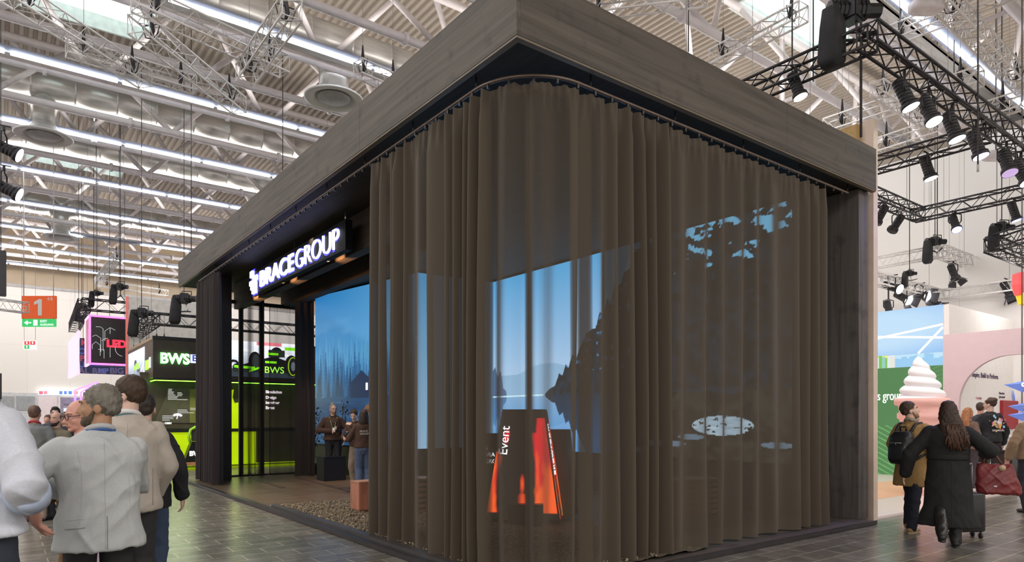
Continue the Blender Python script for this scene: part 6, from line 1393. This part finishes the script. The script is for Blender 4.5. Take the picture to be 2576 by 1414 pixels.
c = thing('paper_cup', 'white paper cup held by the bearded person with glasses', 'cup', wp); g = MB(); g.lathe([(.030, -.05), (.040, .05)], wp, 16); g.build('cup', M_WHITE, c); g = MB(); g.lathe([(.042, .05), (.042, .058), (.036, .065)], wp, 16); g.build('lid', M_WHITE, c)
t, HD = person('person with a dark bob in a brown sweater with white back lettering and jeans', px=915, D=13.6, z0=.068, yaw=YF+.35, H=1.70, w=.98, tone='pale', head=(.3, 0),
    armL=((-.30, .05, 1.15), (-.28, .28, 1.20)), armR=((.28, .0, 1.14), (.22, .2, 1.05)), top=dict(mat=sw, hem=.97, ease=.022, name='sweater', fold=.012), bottom=dict(mat=wool('jeans_mid', (.075, .11, .20)), loose=.03), hair=dict(style='bob', name='espresso', rgb=(.035, .018, .012)), voxel=.008, handn=((1, 0, 0), (-1, 0, 0)))
g = MB(); 
for i, s_ in enumerate(('BRACE', 'GROUP')): text(g, s_, (-.105, -.168+.01*i, 1.30-.055*i), (1, 0, 0), (0, -.12, 1), .055, ext=.003)
local(g, 'back_print', M('print_cream', (.75, .72, .68), .7, noise=0), t)
wp = t.matrix_basis @ Vector((-.30, .42, 1.24)); c = thing('photo_camera', 'dark blue and silver photo camera held up beside the bearded person', 'camera', wp); r = Vector((_c, -_s, 0)); f = Vector((_s, _c, 0))
g = MB(); g.bevbox(tuple(wp-Vector((.065, .035, .04))), tuple(wp+Vector((.065, .035, .04))), .008); g.build('body', M('camera_navy', (.03, .035, .07), .4), c); g = MB(); g.cyl(wp-f*.02, wp-f*.10, .032, 16); g.cyl(wp-f*.10, wp-f*.11, .034, 16); g.build('lens', M_BLKP, c); g = MB(); g.lathe([(.02, 0), (.02, .02)], wp+Vector((0, 0, .04)), 12); g.build('dial', M('silver', (.7, .7, .72), .3, .6), c)
person('person in a brown sweater leaning in behind the one with the dark bob, arm raised', px=899, D=14.4, z0=.068, yaw=TC-.5, H=1.72, w=1.0, tone='pale', head=(.4, -.5), lean=.05,
    armL=((-.32, .10, 1.30), (-.05, .22, 1.42)), armR=((.30, .10, 1.18), (.12, .30, 1.14)), top=dict(mat=sw, hem=.95, name='sweater', fold=.012), bottom=dict(mat=wool('trousers_khaki', (.24, .18, .13)), loose=.03), hair=dict(style='short', name='espresso'), voxel=.009)
person('ginger-haired person whose head shows over the dark bob at the curtain edge', px=926, D=15.2, z0=.068, yaw=YF+1.2, H=1.82, w=1.0, tone='pale', top=dict(mat=sw, hem=.92, name='sweater'), bottom=dict(mat=wool('trousers_black', (.012, .012, .014))), hair=dict(style='short', name='ginger_brown', rgb=(.22, .10, .04)), voxel=.011, far=True)

# --- visitors on the right
camel = wool('coat_camel', (.37, .225, .085), scale=90)
pr1 = at(2294, 1335, z=0)
t, HD = person('person in a camel coat with a black backpack, looking up to the right', loc=(pr1.x, pr1.y, 0), yaw=-1.72, H=1.83, w=1.04, tone='pale', head=(-.85, .18), feet=((-.10, .12), (.13, -.20)),
    armL=((-.28, .0, 1.18), (-.20, .16, 1.0)), armR=((.29, -.02, 1.16), (.24, .12, .94)), top=dict(mat=camel, hem=.62, flare=1.12, ease=.032, se=.026, mid=[(0, 0, .80, .225, .168), (0, 0, .98, .205, .150)], fold=.008, freq=7, name='coat', collar=camel), bottom=dict(mat=wool('jeans_ink', (.012, .014, .026))), shoes=(.42, .26, .13), sole=(.55, .42, .28), hair=dict(style='short', name='brown2', rgb=(.055, .032, .018), tex=.012), beard=('stubble', (.30, .17, .11)), voxel=.008)
g = MB(); pts = [Vector((.075*math.cos(a), -.01+.070*math.sin(a), 1.525+.012*math.sin(a*3))) for a in np.linspace(0, 2*PI, 20)]; g.tube(pts, .022, 8, closed=True); local(g, 'scarf', M('scarf_pattern', (.30, .27, .22), .8, noise=.6, scale=70), t)
Mx = t.matrix_basis
bp = thing('backpack', 'black backpack with a silver zip on the camel coat', 'backpack', Mx @ Vector((0, -.26, 1.10))); bp.rotation_euler = t.rotation_euler; bp.scale = t.scale
def bl(mb, nm, mat, sm=None, vox=None, **k):
    mb.v = [tuple(Vector(v)-Vector((0, -.26, 1.10))) for v in mb.v]
    return organic(mb, nm, mat, bp, vox, 4, **k) if vox else local(mb, nm, mat, bp, sm)
M_NYL = M('nylon_black', (.013, .013, .016), .42, noise=.2)
g = MB(); g.loft([(.02, -.27, .93, .125, .085), (.02, -.275, .97, .150, .105), (.02, -.27, 1.15, .152, .105), (.02, -.26, 1.30, .140, .09), (.02, -.245, 1.37, .10, .06)], 20, pw=.6); bl(g, 'bag', M_NYL, vox=.010, fold=.008, freq=7)
g = MB(); g.loft([(.02, -.36, .95, .10, .04), (.02, -.375, 1.0, .12, .045), (.02, -.370, 1.16, .12, .04), (.02, -.355, 1.20, .10, .025)], 16, pw=.6); bl(g, 'front_pocket', M_NYL, vox=.010)
g = MB(); g.tube([(-.08, -.405, 1.215), (.10, -.405, 1.215)], .004, 6); g.box((.02, -.412, 1.19), (.03, -.408, 1.215)); g.v = g.v; bl(g, 'zip', M('zip_silver', (.6, .58, .55), .3, .7))
g = MB(); g.tube([(-.02, -.23, 1.37), (-.02, -.235, 1.43), (.06, -.235, 1.43), (.06, -.23, 1.37)], .012, 8); bl(g, 'grab_handle', M_NYL)
for sx in (-1, 1):
    g = MB(); g.tube([(sx*.10, -.22, 1.34), (sx*.115, -.10, 1.475), (sx*.125, .0, 1.485), (sx*.14, .11, 1.40), (sx*.155, .135, 1.24), (sx*.20, .02, 1.08), (sx*.14, -.20, .98)], .019, 8); bl(g, 'strap', M_NYL)
pr2 = at(2385, 1378, z=0); coat = wool('coat_black', (.010, .010, .011), scale=100, bump=.06)
t, HD = person('person in a long belted black coat with long brown hair, walking away', loc=(pr2.x, pr2.y, 0), yaw=YF-.50, H=1.80, w=1.12, tone='pale', head=(-.05, .05), feet=((-.085, -.34), (.085, .10)), lift=(.13, 0),
    armL=((-.40, -.02, 1.12), (-.45, .08, .88)), armR=((.42, -.02, 1.19), (.40, .22, 1.14)), top=dict(mat=coat, hem=.27, flare=1.42, ease=.03, se=.036, waistk=1.02, mid=[(0, 0, .50, .262, .200), (0, 0, .80, .240, .180), (0, 0, .98, .222, .164)], fold=.010, freq=6, name='coat', collar=coat), bottom=dict(mat=wool('leather_black', (.012, .011, .011), rough=.4), waist=1.0), shoes=(.014, .013, .013), sole=(.03, .028, .026),
    hair=dict(style='long', name='long_brown', rgb=(.036, .016, .010), len=.30, spread=.09, tex=.012), voxel=.0085, handn=((1, 0, 0), (-1, 0, 0)), handcurl=(.35, .9))
g = MB(); g.loft([(0, .0, 1.075, .222, .166), (0, 0, 1.085, .226, .170), (0, 0, 1.125, .226, .170), (0, 0, 1.135, .222, .166)], 28); local(g, 'belt', coat, t, True)
g = MB(); rr = random.Random(5)
for k in range(34):
    x = -.06+.25*k/33; ph = rr.uniform(0, 6); L_ = rr.uniform(.20, .34)*(1-.9*abs(x-.09)); 
    pts = [Vector((x*.55+.02+.35*x*q+.010*math.sin(ph+q*9), -.168-.035*math.sin(q*2.6)-.012*rr.random(), 1.50-L_*q)) for q in np.linspace(0, 1, 10)]
    g.tube(pts, [.010, .013, .014, .014, .013, .013, .012, .010, .007, .002], 6)
local(g, 'hair_locks', M('hair_auburn', (.058, .024, .011), .55, noise=.4, scale=40, bump=.3, stretch=(1, 1, .3)), t)
seam(t, [(0, z) for z in np.linspace(1.40, 1.15, 8)]); seam(t, [(0.02, z) for z in np.linspace(1.05, .30, 12)])
Mx = t.matrix_basis
bg_ = thing('tote_bag', 'burgundy tote bag hanging from the arm of the black coat', 'bag', Mx @ Vector((.50, .10, .70))); bg_.rotation_euler = t.rotation_euler; bg_.scale = t.scale
def tb(mb, nm, mat, vox=None, **k):
    mb.v = [tuple(Vector(v)-Vector((.50, .10, .70))) for v in mb.v]; return organic(mb, nm, mat, bg_, vox, 4, **k) if vox else local(mb, nm, mat, bg_)
M_BUR = M('nylon_burgundy', (.17, .018, .020), .45, noise=.15)
g = MB(); g.loft([(.515, .12, .665, .20, .07), (.515, .12, .69, .225, .095), (.50, .12, .85, .205, .085), (.48, .12, .98, .180, .055), (.47, .12, 1.03, .165, .028)], 24, pw=.7); tb(g, 'bag', M_BUR, .009, fold=.022, freq=7)
for dy in (.095, .145):
    g = MB(); g.tube([(.36, dy, 1.02), (.38, dy-.01, 1.10), (.41, dy-.02, 1.175), (.47, dy-.02, 1.16), (.55, dy, 1.02)], .009, 8); tb(g, 'handle', M('leather_tan', (.22, .085, .05), .45))
g = MB(); g.cyl((.545, .055, .985), (.545, .065, .985), .036, 16); tb(g, 'tag', M('leather_pale', (.52, .36, .24), .5))
g = MB(); g.box((.46, .022, .76), (.49, .026, .775)); tb(g, 'logo_plate', M('zip_silver', (.6, .58, .55), .3, .7))
sc = thing('suitcase', 'dark rolling suitcase pulled beside the long black coat', 'suitcase', at(2428, 1352, z=0)); p = Vector(sc.location); 
g = MB(); g.loft([(p.x, p.y, .09, .20, .12, YF), (p.x, p.y, .11, .215, .135, YF), (p.x, p.y, .58, .215, .135, YF), (p.x, p.y, .61, .19, .11, YF)], 24, pw=.45); g.build('shell', M('suitcase_black', (.018, .017, .019), .4, noise=.15), sc)
for (dx, dy) in ((-.15, -.08), (.15, -.08), (-.15, .08), (.15, .08)):
    q = p+Vector((_c, -_s, 0))*dx+Vector((_s, _c, 0))*dy; g = MB(); g.cyl((q.x-.012*_c, q.y+.012*_s, .035), (q.x+.012*_c, q.y-.012*_s, .035), .035, 14); g.cyl((q.x, q.y, .05), (q.x, q.y, .10), .012, 8); g.build('caster', M_BLKP, sc)
g = MB(); 
for dx in (-.09, .09): q = p+Vector((_c, -_s, 0))*dx; g.cyl((q.x, q.y, .6), (q.x, q.y, .98), .010, 8)
q0, q1 = p-Vector((_c, -_s, 0))*.09, p+Vector((_c, -_s, 0))*.09; g.tube([(q0.x, q0.y, .98), (q1.x, q1.y, .98)], .016, 8); g.build('handle', M('handle_grey', (.2, .2, .2), .4, .4), sc)
pr3 = at(2490, 1224, z=.036)
t, HD = person('curly-haired person in a black sweatshirt with a colourful back print', loc=(pr3.x, pr3.y, .036), yaw=YF+.15, H=2.0, w=1.10, tone='pale', head=(.45, 0), feet=((-.09, .1), (.12, -.15)),
    armL=((-.31, .04, 1.15), (-.22, .2, 1.0)), armR=((.33, -.02, 1.12), (.34, .04, .88)), top=dict(mat=wool('sweatshirt_black', (.020, .018, .022)), hem=.90, ease=.034, se=.028, fold=.016, name='sweatshirt'), bottom=dict(mat=wool('trousers_aubergine', (.022, .014, .018)), loose=.035, fold=.018), shoes=(.3, .35, .35), hair=dict(style='curly', name='curly_brown', rgb=(.075, .040, .025)), voxel=.009)
glasses(t, HD, (.5, .45, .45))
g = MB(); rr = random.Random(8); cols = [(.9, .5, .55), (.85, .75, .10), (.45, .75, .80), (.85, .12, .45), (.9, .45, .15), (.9, .85, .80)]
for k in range(70):
    a = rr.uniform(0, 6.28); d = abs(rr.gauss(.02, .075)); c0 = Vector((math.cos(a)*d*1.25, -.196, 1.275+math.sin(a)*d*.9)); s_ = rr.uniform(.008, .03)
    g.add([c0+Vector((s_*math.cos(j), -.004-.0004*k*.2, s_*math.sin(j)*rr.uniform(.7, 1.2))) for j in np.linspace(0, 6.28, 7)[:-1]], [tuple(range(6))], k % 6)
g.add([(-.045, -.236, 1.265), (.005, -.236, 1.15), (.055, -.236, 1.265)], [(0, 1, 2)], 4); g.ell((0, -.230, 1.29), (.055, .008, .045), 6, 5); g.ell((.008, -.231, 1.335), (.034, .007, .03), 6, 0)
g.box((-.13, -.200, 1.118), (.13, -.196, 1.121), 5); g.box((-.13, -.200, 1.150), (.13, -.196, 1.153), 5); g.box((-.13, -.200, 1.121), (-.127, -.196, 1.150), 5); g.box((.127, -.200, 1.121), (.13, -.196, 1.150), 5)
text(g, 'COLORS OF IDEAS', (-.12, -.200, 1.128), (1, 0, 0), (0, 0, 1), .022, 5, fit=.24)
local(g, 'back_print', [M('print_ink_%d' % i, c, .6, noise=0) for i, c in enumerate(cols)], t)
pr = at(2437, 1228, z=.036)
far_p('person with long ginger hair beyond the long black coat, facing right', 2437, 15.0, YF-PI/2+.2, 1.78, 'pink', (.16, .10, .075), 'cardigan_brown', (.05, .04, .05), dict(style='long', name='ginger', rgb=(.36, .15, .06), len=.25), z0=.036, far=False)
far_p('short-haired person whose face shows just left of the curly hair', 2467, 16.5, YF-.9, 1.93, 'pink', (.05, .05, .06), 'jacket_slate', (.03, .03, .03), dict(style='short', name='brown2'), z0=.036, far=False)
pr6 = at(2592, 1290, z=0)
person('person in a tan sweater and dark trousers cut by the right edge', loc=(pr6.x, pr6.y, 0), yaw=YF+.2, H=1.83, w=1.08, tone='pink', armL=((-.33, .0, 1.14), (-.32, .10, .89)), top=dict(mat=wool('sweater_tan', (.27, .18, .115)), hem=.88, ease=.03, se=.024, name='sweater', fold=.014), bottom=dict(mat=wool('trousers_navy', (.02, .022, .035))), hair=dict(name='midbrown', rgb=(.10, .055, .03)), voxel=.007)
